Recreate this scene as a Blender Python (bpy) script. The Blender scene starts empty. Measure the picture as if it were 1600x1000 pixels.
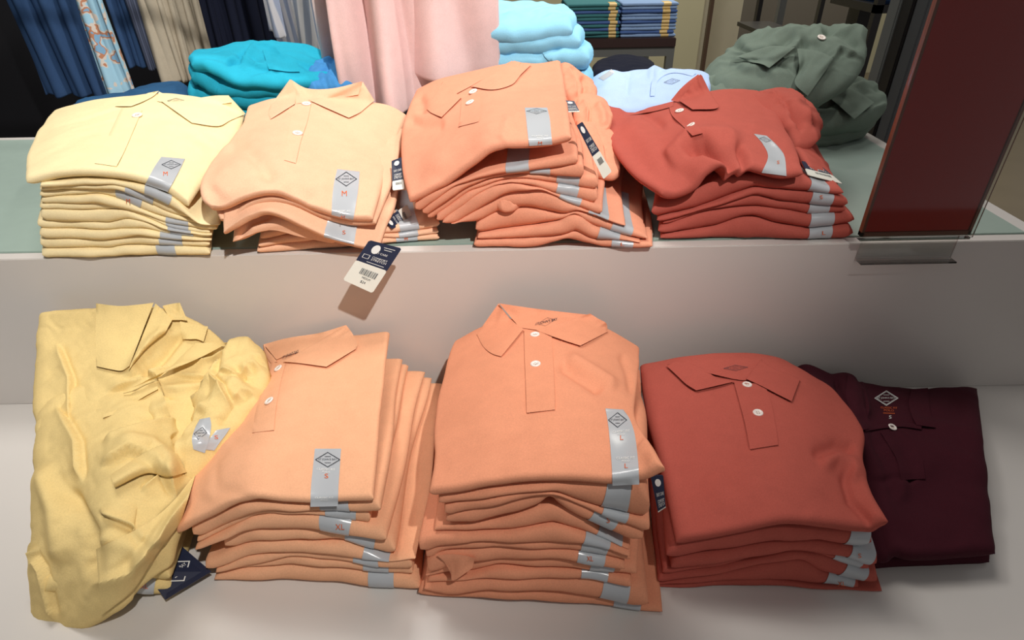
import bpy, math, random
import numpy as np
from mathutils import Vector, Matrix
from mathutils.bvhtree import BVHTree

# ------------------------------------------------------------------ camera
SC = bpy.context.scene
COL = SC.collection
F = 950.0; PITCH = math.radians(33.0); ROLL = math.radians(1.08)
ZU, ZL = 1.02, 0.75                      # heights of the upper and the lower shelf
CAM = np.array([0.0, -0.785, ZU + 0.389])
_f = np.array([0, math.cos(PITCH), -math.sin(PITCH)])
_u0 = np.array([0, math.sin(PITCH), math.cos(PITCH)])
_r0 = np.array([1.0, 0, 0])
_r = math.cos(ROLL) * _r0 - math.sin(ROLL) * _u0
_u = math.cos(ROLL) * _u0 + math.sin(ROLL) * _r0
cd = bpy.data.cameras.new('camera'); cam = bpy.data.objects.new('camera', cd); COL.objects.link(cam)
cd.sensor_width = 36; cd.lens = F / 1600 * 36; cd.clip_start = 0.02
cam.matrix_world = Matrix(((_r[0], _u[0], -_f[0], CAM[0]), (_r[1], _u[1], -_f[1], CAM[1]), (_r[2], _u[2], -_f[2], CAM[2]), (0, 0, 0, 1)))
SC.camera = cam
# ------------------------------------------------------------------ light
SC.view_settings.view_transform = 'Standard'; SC.view_settings.look = 'None'
SC.view_settings.gamma = 1; SC.view_settings.use_curve_mapping = False
SC.view_settings.exposure = 0.0
w = bpy.data.worlds.new('store_light'); SC.world = w; w.use_nodes = True
w.node_tree.nodes['Background'].inputs[0].default_value = (1.0, 0.97, 0.96, 1)
w.node_tree.nodes['Background'].inputs[1].default_value = 0.20
def lamp(name, kind, loc, target, energy, color, size, spot=None, blend=0.5):
    ld = bpy.data.lights.new(name, kind); ld.energy = energy; ld.color = color
    if kind == 'SPOT': ld.spot_size = math.radians(spot); ld.spot_blend = blend; ld.shadow_soft_size = size
    if kind == 'AREA': ld.size = size
    o = bpy.data.objects.new(name, ld); COL.objects.link(o); o.location = loc
    o.rotation_euler = (Vector(target) - Vector(loc)).to_track_quat('-Z', 'Y').to_euler(); return o
lamp('ceiling_spot_lamp', 'SPOT', (0.62, -1.35, 3.0), (-0.44, 0.42, 1.0), 262, (1.0, 0.965, 0.92), 0.03, 46, 1.0)
lamp('ceiling_spot_lamp', 'SPOT', (1.1, 0.1, 3.2), (-0.5, 2.0, 1.0), 150, (1.0, 0.93, 0.85), 0.08, 75, 0.7)
lamp('added_fill_lamp', 'AREA', (-0.25, 0.25, 3.1), (-0.1, 0.0, 0.9), 13, (1.0, 0.95, 0.9), 0.6)  # overhead fill, added to light upward faces more than the fronts
lamp('added_fill_lamp', 'AREA', (-.7, .55, 3.0), (-.7, 1.1, 1.1), 14, (1.0, 0.97, 0.93), 0.5)  # fill added to brighten the striped shirts on the rear rack
lamp('added_fill_lamp', 'AREA', (1.3, 3.4, 3.1), (1.2, 4.2, 0.8), 90, (1.0, 0.95, 0.85), 1.2)  # fill added to brighten the wall and cabinet at the rear right

# ------------------------------------------------------------------ projection maths (1600 x 1000 frame)
def ray(px, py):
    px = np.asarray(px, float); py = np.asarray(py, float)
    a = (px - 800) / F; b = -(py - 500) / F
    return _f + a[..., None] * _r + b[..., None] * _u
def at_y(px, py, Y):
    d = ray(px, py); return CAM + d * ((Y - CAM[1]) / d[..., 1])[..., None]
def at_z(px, py, Z):
    d = ray(px, py); return CAM + d * ((Z - CAM[2]) / d[..., 2])[..., None]
def at_plane(px, py, p0, n):
    d = ray(px, py); return CAM + d * (np.dot(p0 - CAM, n) / (d @ n))[..., None]
def proj(P):
    q = P - CAM; z = q @ _f
    return 800 + F * (q @ _r) / z, 500 - F * (q @ _u) / z

# ------------------------------------------------------------------ materials
def lin(c):
    return tuple(((x / 255) / 12.92 if x / 255 <= 0.04045 else ((x / 255 + 0.055) / 1.055) ** 2.4) for x in c)
MATS = {}
def mat_plain(name, rgb, rough=0.6, metal=0.0, spec=0.5, alpha=None, trans=0.0, noise=0.0, nscale=20, sheen=0):
    if name in MATS: return MATS[name]
    m = bpy.data.materials.new(name); m.use_nodes = True; nt = m.node_tree; b = nt.nodes['Principled BSDF']
    c = (*lin(rgb), 1); b.inputs['Base Color'].default_value = c
    b.inputs['Roughness'].default_value = rough; b.inputs['Metallic'].default_value = metal
    b.inputs['Specular IOR Level'].default_value = spec; b.inputs['Transmission Weight'].default_value = trans
    if noise:
        tc = nt.nodes.new('ShaderNodeTexCoord'); n = nt.nodes.new('ShaderNodeTexNoise'); n.inputs['Scale'].default_value = nscale
        n.inputs['Detail'].default_value = 5
        mx = nt.nodes.new('ShaderNodeMix'); mx.data_type = 'RGBA'
        mx.inputs[6].default_value = tuple(v * (1 - noise) for v in c[:3]) + (1,); mx.inputs[7].default_value = tuple(min(1, v * (1 + noise)) for v in c[:3]) + (1,)
        nt.links.new(tc.outputs['Object'], n.inputs['Vector']); nt.links.new(n.outputs[0], mx.inputs[0]); nt.links.new(mx.outputs[2], b.inputs['Base Color'])
    MATS[name] = m; return m
def fabric(name, rgb, sheen=0.25, bump=0.4, var=0.10):
    if name in MATS: return MATS[name]
    m = bpy.data.materials.new(name); m.use_nodes = True; nt = m.node_tree; b = nt.nodes['Principled BSDF']
    c = lin(rgb); b.inputs['Roughness'].default_value = 0.92; b.inputs['Specular IOR Level'].default_value = 0.15
    b.inputs['Sheen Weight'].default_value = sheen; b.inputs['Sheen Roughness'].default_value = 0.5
    b.inputs['Sheen Tint'].default_value = (*c, 1)
    tc = nt.nodes.new('ShaderNodeTexCoord')
    n = nt.nodes.new('ShaderNodeTexNoise'); n.inputs['Scale'].default_value = 620; n.inputs['Detail'].default_value = 2
    n2 = nt.nodes.new('ShaderNodeTexNoise'); n2.inputs['Scale'].default_value = 60; n2.inputs['Detail'].default_value = 3
    mx = nt.nodes.new('ShaderNodeMix'); mx.data_type = 'RGBA'
    mx.inputs[6].default_value = tuple(v * (1 - 2 * var) for v in c) + (1,)
    mx.inputs[7].default_value = tuple(min(1, v * (1 + 2 * var)) for v in c) + (1,)
    nt.links.new(tc.outputs['Object'], n.inputs['Vector']); nt.links.new(tc.outputs['Object'], n2.inputs['Vector'])
    ad = nt.nodes.new('ShaderNodeMath'); ad.operation = 'MULTIPLY_ADD'; ad.inputs[1].default_value = 0.35; 
    nt.links.new(n2.outputs[0], ad.inputs[0])
    sc = nt.nodes.new('ShaderNodeMath'); sc.operation = 'MULTIPLY'; sc.inputs[1].default_value = 0.65
    nt.links.new(n.outputs[0], sc.inputs[0]); nt.links.new(sc.outputs[0], ad.inputs[2])
    nt.links.new(ad.outputs[0], mx.inputs[0]); nt.links.new(mx.outputs[2], b.inputs['Base Color'])
    bp = nt.nodes.new('ShaderNodeBump'); bp.inputs['Strength'].default_value = bump; bp.inputs['Distance'].default_value = 0.0006
    nt.links.new(n.outputs[0], bp.inputs['Height']); nt.links.new(bp.outputs[0], b.inputs['Normal'])
    MATS[name] = m; return m

# ------------------------------------------------------------------ object helpers
def link_mesh(name, verts, faces, material, parent=None, smooth=True):
    me = bpy.data.meshes.new(name); me.from_pydata([tuple(map(float, v)) for v in verts], [], faces)
    if smooth: me.polygons.foreach_set('use_smooth', [True] * len(me.polygons))
    for m in (material if isinstance(material, (list, tuple)) else [material]): me.materials.append(m)
    me.update(); o = bpy.data.objects.new(name, me); COL.objects.link(o)
    if parent is not None: o.parent = parent; o.matrix_parent_inverse = Matrix.Translation(-Vector(parent.location))
    return o
def tag(o, label=None, cat=None, group=None, kind=None):
    if label: o['label'] = label
    if cat: o['category'] = cat
    if group: o['group'] = group
    if kind: o['kind'] = kind
    return o
def thing(name, loc, label, cat, group=None):
    o = bpy.data.objects.new(name, None); COL.objects.link(o); o.location = tuple(map(float, loc)); o.empty_display_size = 0.02
    return tag(o, label, cat, group)
def box_geo(x0, x1, y0, y1, z0, z1, bev=0.0):
    if bev <= 0:
        v = [(x, y, z) for z in (z0, z1) for y in (y0, y1) for x in (x0, x1)]
        return v, [(0, 2, 3, 1), (4, 5, 7, 6), (0, 1, 5, 4), (2, 6, 7, 3), (0, 4, 6, 2), (1, 3, 7, 5)]
    import bmesh
    bm = bmesh.new(); v, f = box_geo(x0, x1, y0, y1, z0, z1); vs = [bm.verts.new(p) for p in v]
    for q in f: bm.faces.new([vs[i] for i in q])
    bmesh.ops.bevel(bm, geom=bm.edges[:], offset=bev, segments=2, affect='EDGES')
    bm.verts.index_update(); out = [tuple(p.co) for p in bm.verts], [tuple(p.index for p in q.verts) for q in bm.faces]; bm.free(); return out
def box(name, x0, x1, y0, y1, z0, z1, m, parent=None, bev=0.0):
    v, f = box_geo(x0, x1, y0, y1, z0, z1, bev); return link_mesh(name, v, f, m, parent, False)
def boxes(name, lst, m, parent=None, bev=0.0):
    V, Fc = [], []
    for b in lst:
        v, f = box_geo(*b, bev); k = len(V); V += v; Fc += [tuple(i + k for i in q) for q in f]
    return link_mesh(name, V, Fc, m, parent, False)
def tube(name, pts, r, m, parent=None, n=10, close=False):
    pts = [np.array(p, float) for p in pts]; V, Fc = [], []
    for i, p in enumerate(pts):
        t = pts[min(i + 1, len(pts) - 1)] - pts[max(i - 1, 0)]; t /= np.linalg.norm(t)
        a = np.cross(t, [0, 0, 1.0]); a = a if np.linalg.norm(a) > 1e-3 else np.cross(t, [1.0, 0, 0]); a /= np.linalg.norm(a); b = np.cross(t, a)
        for k in range(n):
            an = 2 * math.pi * k / n; V.append(p + r * (math.cos(an) * a + math.sin(an) * b))
    for i in range(len(pts) - 1):
        for k in range(n): Fc.append((i * n + k, i * n + (k + 1) % n, (i + 1) * n + (k + 1) % n, (i + 1) * n + k))
    Fc.append(tuple(range(n))[::-1]); Fc.append(tuple(range((len(pts) - 1) * n, len(pts) * n)))
    return link_mesh(name, V, Fc, m, parent)

# ------------------------------------------------------------------ cloth maths
def noise2(x, y, seed, scale, octs=3):
    rs = np.random.RandomState(seed); out = np.zeros_like(x); amp = 1.0; k = 2 * math.pi / scale; tot = 0
    wx = x + 0.25 * scale * np.sin(k * 0.7 * y + rs.rand() * 6); wy = y + 0.25 * scale * np.sin(k * 0.6 * x + rs.rand() * 6)
    for o in range(octs):
        for j in range(3):
            a = rs.rand() * math.pi; ph = rs.rand() * 6.28; kk = k * (0.7 + 0.6 * rs.rand())
            out += amp * np.sin(kk * (wx * math.cos(a) + wy * math.sin(a)) + ph)
        tot += amp * 2; amp *= 0.5; k *= 2
    return out / tot
def smooth01(t): t = np.clip(t, 0, 1); return t * t * (3 - 2 * t)
def cr(P, t):
    """Catmull-Rom through the rows of P (n, ...) at parameters t in [0,1]."""
    n = P.shape[0]
    if n == 2:
        s = np.asarray(t).reshape((-1,) + (1,) * (P.ndim - 1)); return P[0] * (1 - s) + P[1] * s
    Q = np.concatenate([2 * P[:1] - P[1:2], P, 2 * P[-1:] - P[-2:-1]], 0)
    x = np.clip(t, 0, 1) * (n - 1); i = np.minimum(x.astype(int), n - 2); f = x - i
    f = f.reshape((-1,) + (1,) * (P.ndim - 1))
    a, b, c, d = Q[i], Q[i + 1], Q[i + 2], Q[i + 3]
    return 0.5 * (2 * b + (c - a) * f + (2 * a - 5 * b + 4 * c - d) * f ** 2 + (3 * b - a - 3 * c + d) * f ** 3)
def net(C):
    """bicubic surface over control grid C (rows v, cols u, 3); returns f(U, V) for separable sample vectors"""
    def f(us, vs):
        A = cr(C, vs); A = np.swapaxes(A, 0, 1); B = cr(A, us); return B     # (nu, nv, 3)
    return f
def seg_dist(X, Y, poly):
    best = np.full(X.shape, 1e9); side = np.zeros(X.shape)
    for (x0, y0), (x1, y1) in zip(poly[:-1], poly[1:]):
        dx, dy = x1 - x0, y1 - y0; L2 = dx * dx + dy * dy
        t = np.clip(((X - x0) * dx + (Y - y0) * dy) / L2, 0, 1)
        ex, ey = X - (x0 + t * dx), Y - (y0 + t * dy); d = np.hypot(ex, ey)
        m = d < best; best = np.where(m, d, best); side = np.where(m, np.sign(dx * (Y - y0) - dy * (X - x0)), side)
    return best, side
def polyprog(X, Y, poly):
    tot = 0; best = np.full(X.shape, 1e9); pr = np.zeros(X.shape); L = [math.hypot(b[0] - a[0], b[1] - a[1]) for a, b in zip(poly[:-1], poly[1:])]; T = sum(L)
    for k, ((x0, y0), (x1, y1)) in enumerate(zip(poly[:-1], poly[1:])):
        dx, dy = x1 - x0, y1 - y0; t = np.clip(((X - x0) * dx + (Y - y0) * dy) / (dx * dx + dy * dy), 0, 1)
        d = np.hypot(X - (x0 + t * dx), Y - (y0 + t * dy)); m = d < best; best = np.where(m, d, best); pr = np.where(m, (tot + t * L[k]) / T, pr); tot += L[k]
    return pr
def apply_feats(P, N, feats):
    """feats: (kind, polyline in frame coordinates, width, height in m). Moves P along N."""
    if not feats: return P
    X, Y = proj(P); D = np.zeros(X.shape)
    for ft in feats:
        kind, poly, wd, amp = ft[:4]; d, s = seg_dist(X, Y, poly); pr = polyprog(X, Y, poly)
        env = smooth01(pr / 0.18) * smooth01((1 - pr) / 0.18) if not (len(ft) > 4 and ft[4] == 'full') else 1.0
        if kind == 'ridge': D += env * amp * np.exp(-(d / wd) ** 2)
        elif kind == 'valley': D -= env * amp * np.exp(-(d / wd) ** 2)
        elif kind == 'step':      # sharp edge on the line, ramp on the raised side (left of travel, s<0)
            D += env * amp * np.where(s < 0, np.exp(-(d / wd) ** 2) * smooth01(d / 2.0 + 0.0), 0)
        elif kind == 'fold':      # an overlap: cloth stands up on one side of the line and drops sharply on the other
            D += env * amp * np.where(s > 0, np.exp(-(d / wd)) * smooth01(d / 2.5), -0.35 * np.exp(-(d / (wd * .5)) ** 2) * smooth01(d / 2.5))
        elif kind == 'crease':    # raised both sides, sharp groove
            D += env * amp * (np.exp(-(d / wd) ** 2) - 1.7 * np.exp(-(d / (wd * 0.22)) ** 2))
    return P + N * D[..., None]

class Slab:
    """a closed soft sheet: mid surface + thickness + rounded rim"""
    def __init__(s, midf, th, Lu, Lv, r=None, feats=None, wr=None, seed=0):
        s.midf, s.th, s.Lu, s.Lv, s.feats, s.wr, s.seed = midf, th, Lu, Lv, feats, wr, seed
        s.r = r
    def ths(s, us, vs):
        return s.th(us, vs) if callable(s.th) else np.full((len(us), len(vs)), s.th)
    def frame(s, us, vs):
        e = 0.004; P = s.midf(us, vs)
        du = s.midf(np.clip(us + e, 0, 1), vs) - s.midf(np.clip(us - e, 0, 1), vs)
        dv = s.midf(us, np.clip(vs + e, 0, 1)) - s.midf(us, np.clip(vs - e, 0, 1))
        N = np.cross(du, dv); N /= (np.linalg.norm(N, axis=-1, keepdims=True) + 1e-12)
        return P, N
    def ev(s, us, vs, side):
        us, vs = np.asarray(us, float), np.asarray(vs, float)
        P, N = s.frame(us, vs); T = s.ths(us, vs); r = s.r or float(np.mean(T)) / 2
        fu = np.minimum(us, 1 - us) * s.Lu / r; fv = np.minimum(vs, 1 - vs) * s.Lv / r
        g = lambda d: np.sqrt(np.clip(1 - (1 - np.clip(d, 0, 1)) ** 2, 0, 1))
        pr = g(fu)[:, None] * g(fv)[None, :]
        if s.wr:
            for (amp, sc) in s.wr:
                w = noise2(P[..., 0], P[..., 1] + 0.5 * P[..., 2], s.seed + int(sc * 1000), sc, 2); P = P + N * (amp * w)[..., None]
        P = apply_feats(P, N, s.feats)
        if not np.isscalar(side): side = np.asarray(side)[None, :]
        return P + N * (side * pr * T / 2)[..., None]
    def samples(s, L, n):
        r = s.r if s.r else (float(np.mean(s.ths(np.array([.5]), np.array([.5])))) / 2)
        a = np.linspace(0, math.pi / 2, 5); e = np.minimum(r * (1 - np.cos(a)) / L, 0.3 * np.arange(5) / 4 + 1e-6)
        inner = np.linspace(e[-1], 1 - e[-1], n + 1)[1:-1]
        return np.concatenate([e, inner, 1 - e[::-1]])
    def geo(s, nu, nv):
        us, vs = s.samples(s.Lu, nu), s.samples(s.Lv, nv); A = s.ev(us, vs, 1.0); B = s.ev(us, vs, -1.0)
        n, m = len(us), len(vs); V = list(A.reshape(-1, 3)); idx = np.arange(n * m).reshape(n, m); jdx = idx.copy(); k = n * m
        inner = []
        for i in range(1, n - 1):
            for j in range(1, m - 1): jdx[i, j] = k; k += 1; inner.append(B[i, j])
        V += inner; Fc = []
        for i in range(n - 1):
            for j in range(m - 1):
                Fc.append((int(idx[i, j]), int(idx[i + 1, j]), int(idx[i + 1, j + 1]), int(idx[i, j + 1])))
                Fc.append((int(jdx[i, j]), int(jdx[i, j + 1]), int(jdx[i + 1, j + 1]), int(jdx[i + 1, j])))
        return V, Fc
    def build(s, name, m, parent, nu=56, nv=30):
        V, Fc = s.geo(nu, nv); s.bvh = BVHTree.FromPolygons([tuple(map(float, v)) for v in V], Fc)
        return link_mesh(name, V, Fc, m, parent)
    def band(s, name, u0, u1, m, parent, vt=0.5, vb=0.03, off=0.0006):
        """a sticker band wrapping over the front fold between u0 and u1"""
        us = np.linspace(u0, u1, 9); a = np.linspace(0, math.pi / 2, 7); r = s.r or float(np.mean(s.ths(us, np.array([.0, .1])))) / 2
        e = r * (1 - np.cos(a)) / s.Lv
        vs = np.concatenate([[vb], e[::-1], e[1:], np.linspace(e[-1], vt, 12)[1:]]); sd = np.concatenate([[-1], -np.ones(7), np.ones(6), np.ones(11)])
        sd[7] = 0
        P = s.ev(us, vs, sd); du = np.gradient(P, axis=0); dv = np.gradient(P, axis=1)
        N = np.cross(du, dv); N /= np.linalg.norm(N, axis=-1, keepdims=True) + 1e-12
        V = list((P + N * off).reshape(-1, 3)); n, mm = P.shape[:2]
        Fc = [(i * mm + j, (i + 1) * mm + j, (i + 1) * mm + j + 1, i * mm + j + 1) for i in range(n - 1) for j in range(mm - 1)]
        return link_mesh(name, V, Fc, m, parent)

CAMV = Vector(tuple(CAM))
def cast(bvh, X, Y):
    """ray distance grid and normals for frame coordinates; gaps are filled from neighbours"""
    D = ray(X, Y); T = np.full(X.shape, np.nan); N = np.zeros(X.shape + (3,))
    for i in np.ndindex(X.shape):
        d = Vector(tuple(D[i])); L = d.length; loc, no, ix, di = bvh.ray_cast(CAMV, d / L)
        if loc is not None:
            T[i] = di / L; no = no if no.dot(d) < 0 else -no; N[i] = no
    hit = ~np.isnan(T)
    if not hit.any(): return D, T, N, hit
    for _ in range(max(X.shape) * 2):
        bad = np.isnan(T)
        if not bad.any(): break
        for sh, ax in ((1, 0), (-1, 0), (1, 1), (-1, 1)):
            if X.shape[ax] < 2: continue
            R = np.roll(T, sh, ax); RN = np.roll(N, sh, ax); k = 0 if sh == 1 else -1
            ok = np.isnan(T) & ~np.isnan(R)
            if ax == 0: ok[k, :] = False
            else: ok[:, k] = False
            T = np.where(ok, R, T); N = np.where(ok[..., None], RN, N)
    return D, T, N, hit
def resample(pts, n):
    P = np.array(pts, float); return cr(P, np.linspace(0, 1, n))
def leaf(name, bvh, rail1, rail2, m, parent, h1=0.003, h2=0.003, th=0.0016, n=16, k=8, bulge=0.0, smoothN=True):
    """cloth leaf lying on a surface between two rails given in frame coordinates"""
    A, B = resample(rail1, n), resample(rail2, n); s = np.linspace(0, 1, k)[None, :, None]
    G = A[:, None, :] * (1 - s) + B[:, None, :] * s
    D, T, N, hit = cast(bvh, G[..., 0], G[..., 1])
    if not hit.any(): return None
    Tm = np.nanmedian(T); T = np.where(np.isnan(T), Tm, T)
    for _ in range(2):   # relax steps in depth
        Tp = np.pad(T, 1, mode='edge'); T = (Tp[1:-1, 1:-1] * 2 + Tp[:-2, 1:-1] + Tp[2:, 1:-1] + Tp[1:-1, :-2] + Tp[1:-1, 2:]) / 6
    H = h1 * (1 - s[..., 0]) + h2 * s[..., 0] + bulge * np.sin(math.pi * s[..., 0])
    Dn = D / np.linalg.norm(D, axis=-1, keepdims=True)
    Top = CAM + D * T[..., None] - Dn * (H + th)[..., None]; Bot = CAM + D * T[..., None] - Dn * H[..., None] * 0.9
    return sheet(name, Top, Bot, m, parent)
def sheet(name, Top, Bot, m, parent, smooth=True):
    n, k = Top.shape[:2]; V = list(Top.reshape(-1, 3)) + list(Bot.reshape(-1, 3)); o = n * k; Fc = []
    ix = lambda i, j: i * k + j
    for i in range(n - 1):
        for j in range(k - 1):
            Fc.append((ix(i, j), ix(i + 1, j), ix(i + 1, j + 1), ix(i, j + 1))); Fc.append((o + ix(i, j), o + ix(i, j + 1), o + ix(i + 1, j + 1), o + ix(i + 1, j)))
    for i in range(n - 1):
        Fc.append((ix(i, 0), o + ix(i, 0), o + ix(i + 1, 0), ix(i + 1, 0))); Fc.append((ix(i, k - 1), ix(i + 1, k - 1), o + ix(i + 1, k - 1), o + ix(i, k - 1)))
    for j in range(k - 1):
        Fc.append((ix(0, j), ix(0, j + 1), o + ix(0, j + 1), o + ix(0, j))); Fc.append((ix(n - 1, j), o + ix(n - 1, j), o + ix(n - 1, j + 1), ix(n - 1, j + 1)))
    ob = link_mesh(name, V, Fc, m, parent, smooth)
    if smooth:
        me = ob.data
        try: me.set_sharp_from_angle(angle=math.radians(50))
        except Exception: pass
    return ob

# lettering: text outlines mapped onto a surface through a quad of frame coordinates
_TXT = {}
def text_geo(s):
    if s in _TXT: return _TXT[s]
    cu = bpy.data.curves.new('lettering', 'FONT'); cu.body = s; cu.size = 1; cu.resolution_u = 3
    o = bpy.data.objects.new('lettering', cu); COL.objects.link(o); dg = bpy.context.evaluated_depsgraph_get(); dg.update()
    me = bpy.data.meshes.new_from_object(o.evaluated_get(dg)); v = np.array([p.co[:2] for p in me.vertices]); f = [tuple(p.vertices) for p in me.polygons]
    bpy.data.objects.remove(o); bpy.data.curves.remove(cu); bpy.data.meshes.remove(me)
    v = v - v.min(0); v = v / v.max(0); _TXT[s] = (v, f); return _TXT[s]
def ring_geo(poly, wd):
    P = np.array(poly, float); c = P.mean(0); Q = P + (c - P) * wd; n = len(P)
    return np.concatenate([P, Q]), [(i, (i + 1) % n, n + (i + 1) % n, n + i) for i in range(n)]
def rect_geo(x0, y0, x1, y1): return np.array([(x0, y0), (x1, y0), (x1, y1), (x0, y1)], float), [(0, 1, 2, 3)]
def place_geo(items):
    """items: (geo, x0, y0, x1, y1) boxes in the unit square, y up"""
    V, Fc = [], []
    for (v, f), x0, y0, x1, y1 in items:
        k = len(V); V += [(x0 + p[0] * (x1 - x0), y0 + p[1] * (y1 - y0)) for p in v]; Fc += [tuple(i + k for i in q) for q in f]
    return np.array(V), Fc
def decal(name, bvh, quad, geo, m, parent, off=0.0012):
    """quad: frame coordinates of bottom-left, bottom-right, top-right, top-left of the unit square"""
    V, Fc = geo; q = np.array(quad, float); s, t = V[:, 0:1], V[:, 1:2]
    G = q[0] * (1 - s) * (1 - t) + q[1] * s * (1 - t) + q[2] * s * t + q[3] * (1 - s) * t
    D, T, N, hit = cast(bvh, G[:, 0][:, None], G[:, 1][:, None])
    if not hit.any(): return None
    T = np.where(np.isnan(T), np.nanmedian(T[hit]), T); off = max(off, .0024); P = CAM + D[:, 0] * T[:, 0][:, None]
    Dn = D[:, 0] / np.linalg.norm(D[:, 0], axis=-1, keepdims=True)
    return link_mesh(name, list(P - Dn * off), Fc, m, parent, False)
def button(bvh, px, py, m, parent, rad=0.006, thread=None, tilt=None):
    D, T, N, hit = cast(bvh, np.array([[float(px)]]), np.array([[float(py)]]))
    if not hit.any(): return None
    P = CAM + D[0, 0] * T[0, 0]; n = Vector(tuple(N[0, 0])); q = n.to_track_quat('Z', 'Y').to_matrix()
    prof = [(0.0, .0014), (.55, .0014), (.62, .0022), (.9, .0024), (1.0, .0016), (1.0, .0002), (0, .0002)]
    K = 20; V = []; Fc = []
    for (r, z) in prof:
        for k in range(K): a = 2 * math.pi * k / K; V.append(Vector((r * rad * math.cos(a), r * rad * math.sin(a), z + 0.0012)))
    for i in range(len(prof) - 1):
        for k in range(K): Fc.append((i * K + k, i * K + (k + 1) % K, (i + 1) * K + (k + 1) % K, (i + 1) * K + k))
    V = [q @ v + Vector(tuple(P)) for v in V]
    b = link_mesh('button', V, [f[::-1] for f in Fc], m, parent)
    if thread is not None:
        V, Fc = [], []
        for sx in (-1, 1):
            for sy in (-1, 1):
                v, f = box_geo(sx * rad * .2 - rad * .09, sx * rad * .2 + rad * .09, sy * rad * .2 - rad * .09, sy * rad * .2 + rad * .09, .0025, .0031)
                k = len(V); V += [q @ Vector(p) + Vector(tuple(P)) for p in v]; Fc += [tuple(i + k for i in g) for g in f]
        o = link_mesh('thread', V, Fc, thread, b); o.matrix_parent_inverse = Matrix.Identity(4)
        o.parent = b
    return b
# ------------------------------------------------------------------ colours
YEL = fabric('pale_yellow_pique', (246, 220, 172)); YEL2 = fabric('butter_yellow_pique', (222, 196, 134))
PEA = fabric('peach_pique', (234, 175, 136)); PEA2 = fabric('light_peach_pique', (240, 186, 152)); COR = fabric('coral_pique', (224, 150, 116))
COR2 = fabric('soft_coral_pique', (226, 154, 124)); RED = fabric('brick_red_pique', (178, 88, 76)); MAR = fabric('maroon_pique', (64, 22, 32), sheen=0.1)
TEAL = fabric('turquoise_knit', (40, 166, 194)); LBL = fabric('sky_blue_knit', (146, 208, 236)); PER = fabric('periwinkle_pique', (176, 200, 240))
OLI = fabric('olive_green_pique', (108, 122, 111)); NAV = fabric('navy_blue_pique', (40, 80, 116)); BLU = fabric('royal_blue_cloth', (70, 140, 200))
STRIP = mat_plain('clear_size_sticker', (176, 180, 184), rough=0.22, spec=0.6)
INK = mat_plain('dark_print', (40, 48, 60), 0.6); ORG = mat_plain('orange_print', (214, 96, 40), 0.6); WPR = mat_plain('white_print', (228, 228, 224), 0.6)
BTN = mat_plain('pearl_button', (238, 228, 220), 0.25, spec=0.6); THR = mat_plain('button_thread', (190, 170, 155), 0.9)
NAVYC = mat_plain('navy_card', (28, 36, 62), 0.5); WCARD = mat_plain('white_card', (226, 226, 214), 0.5)

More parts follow.
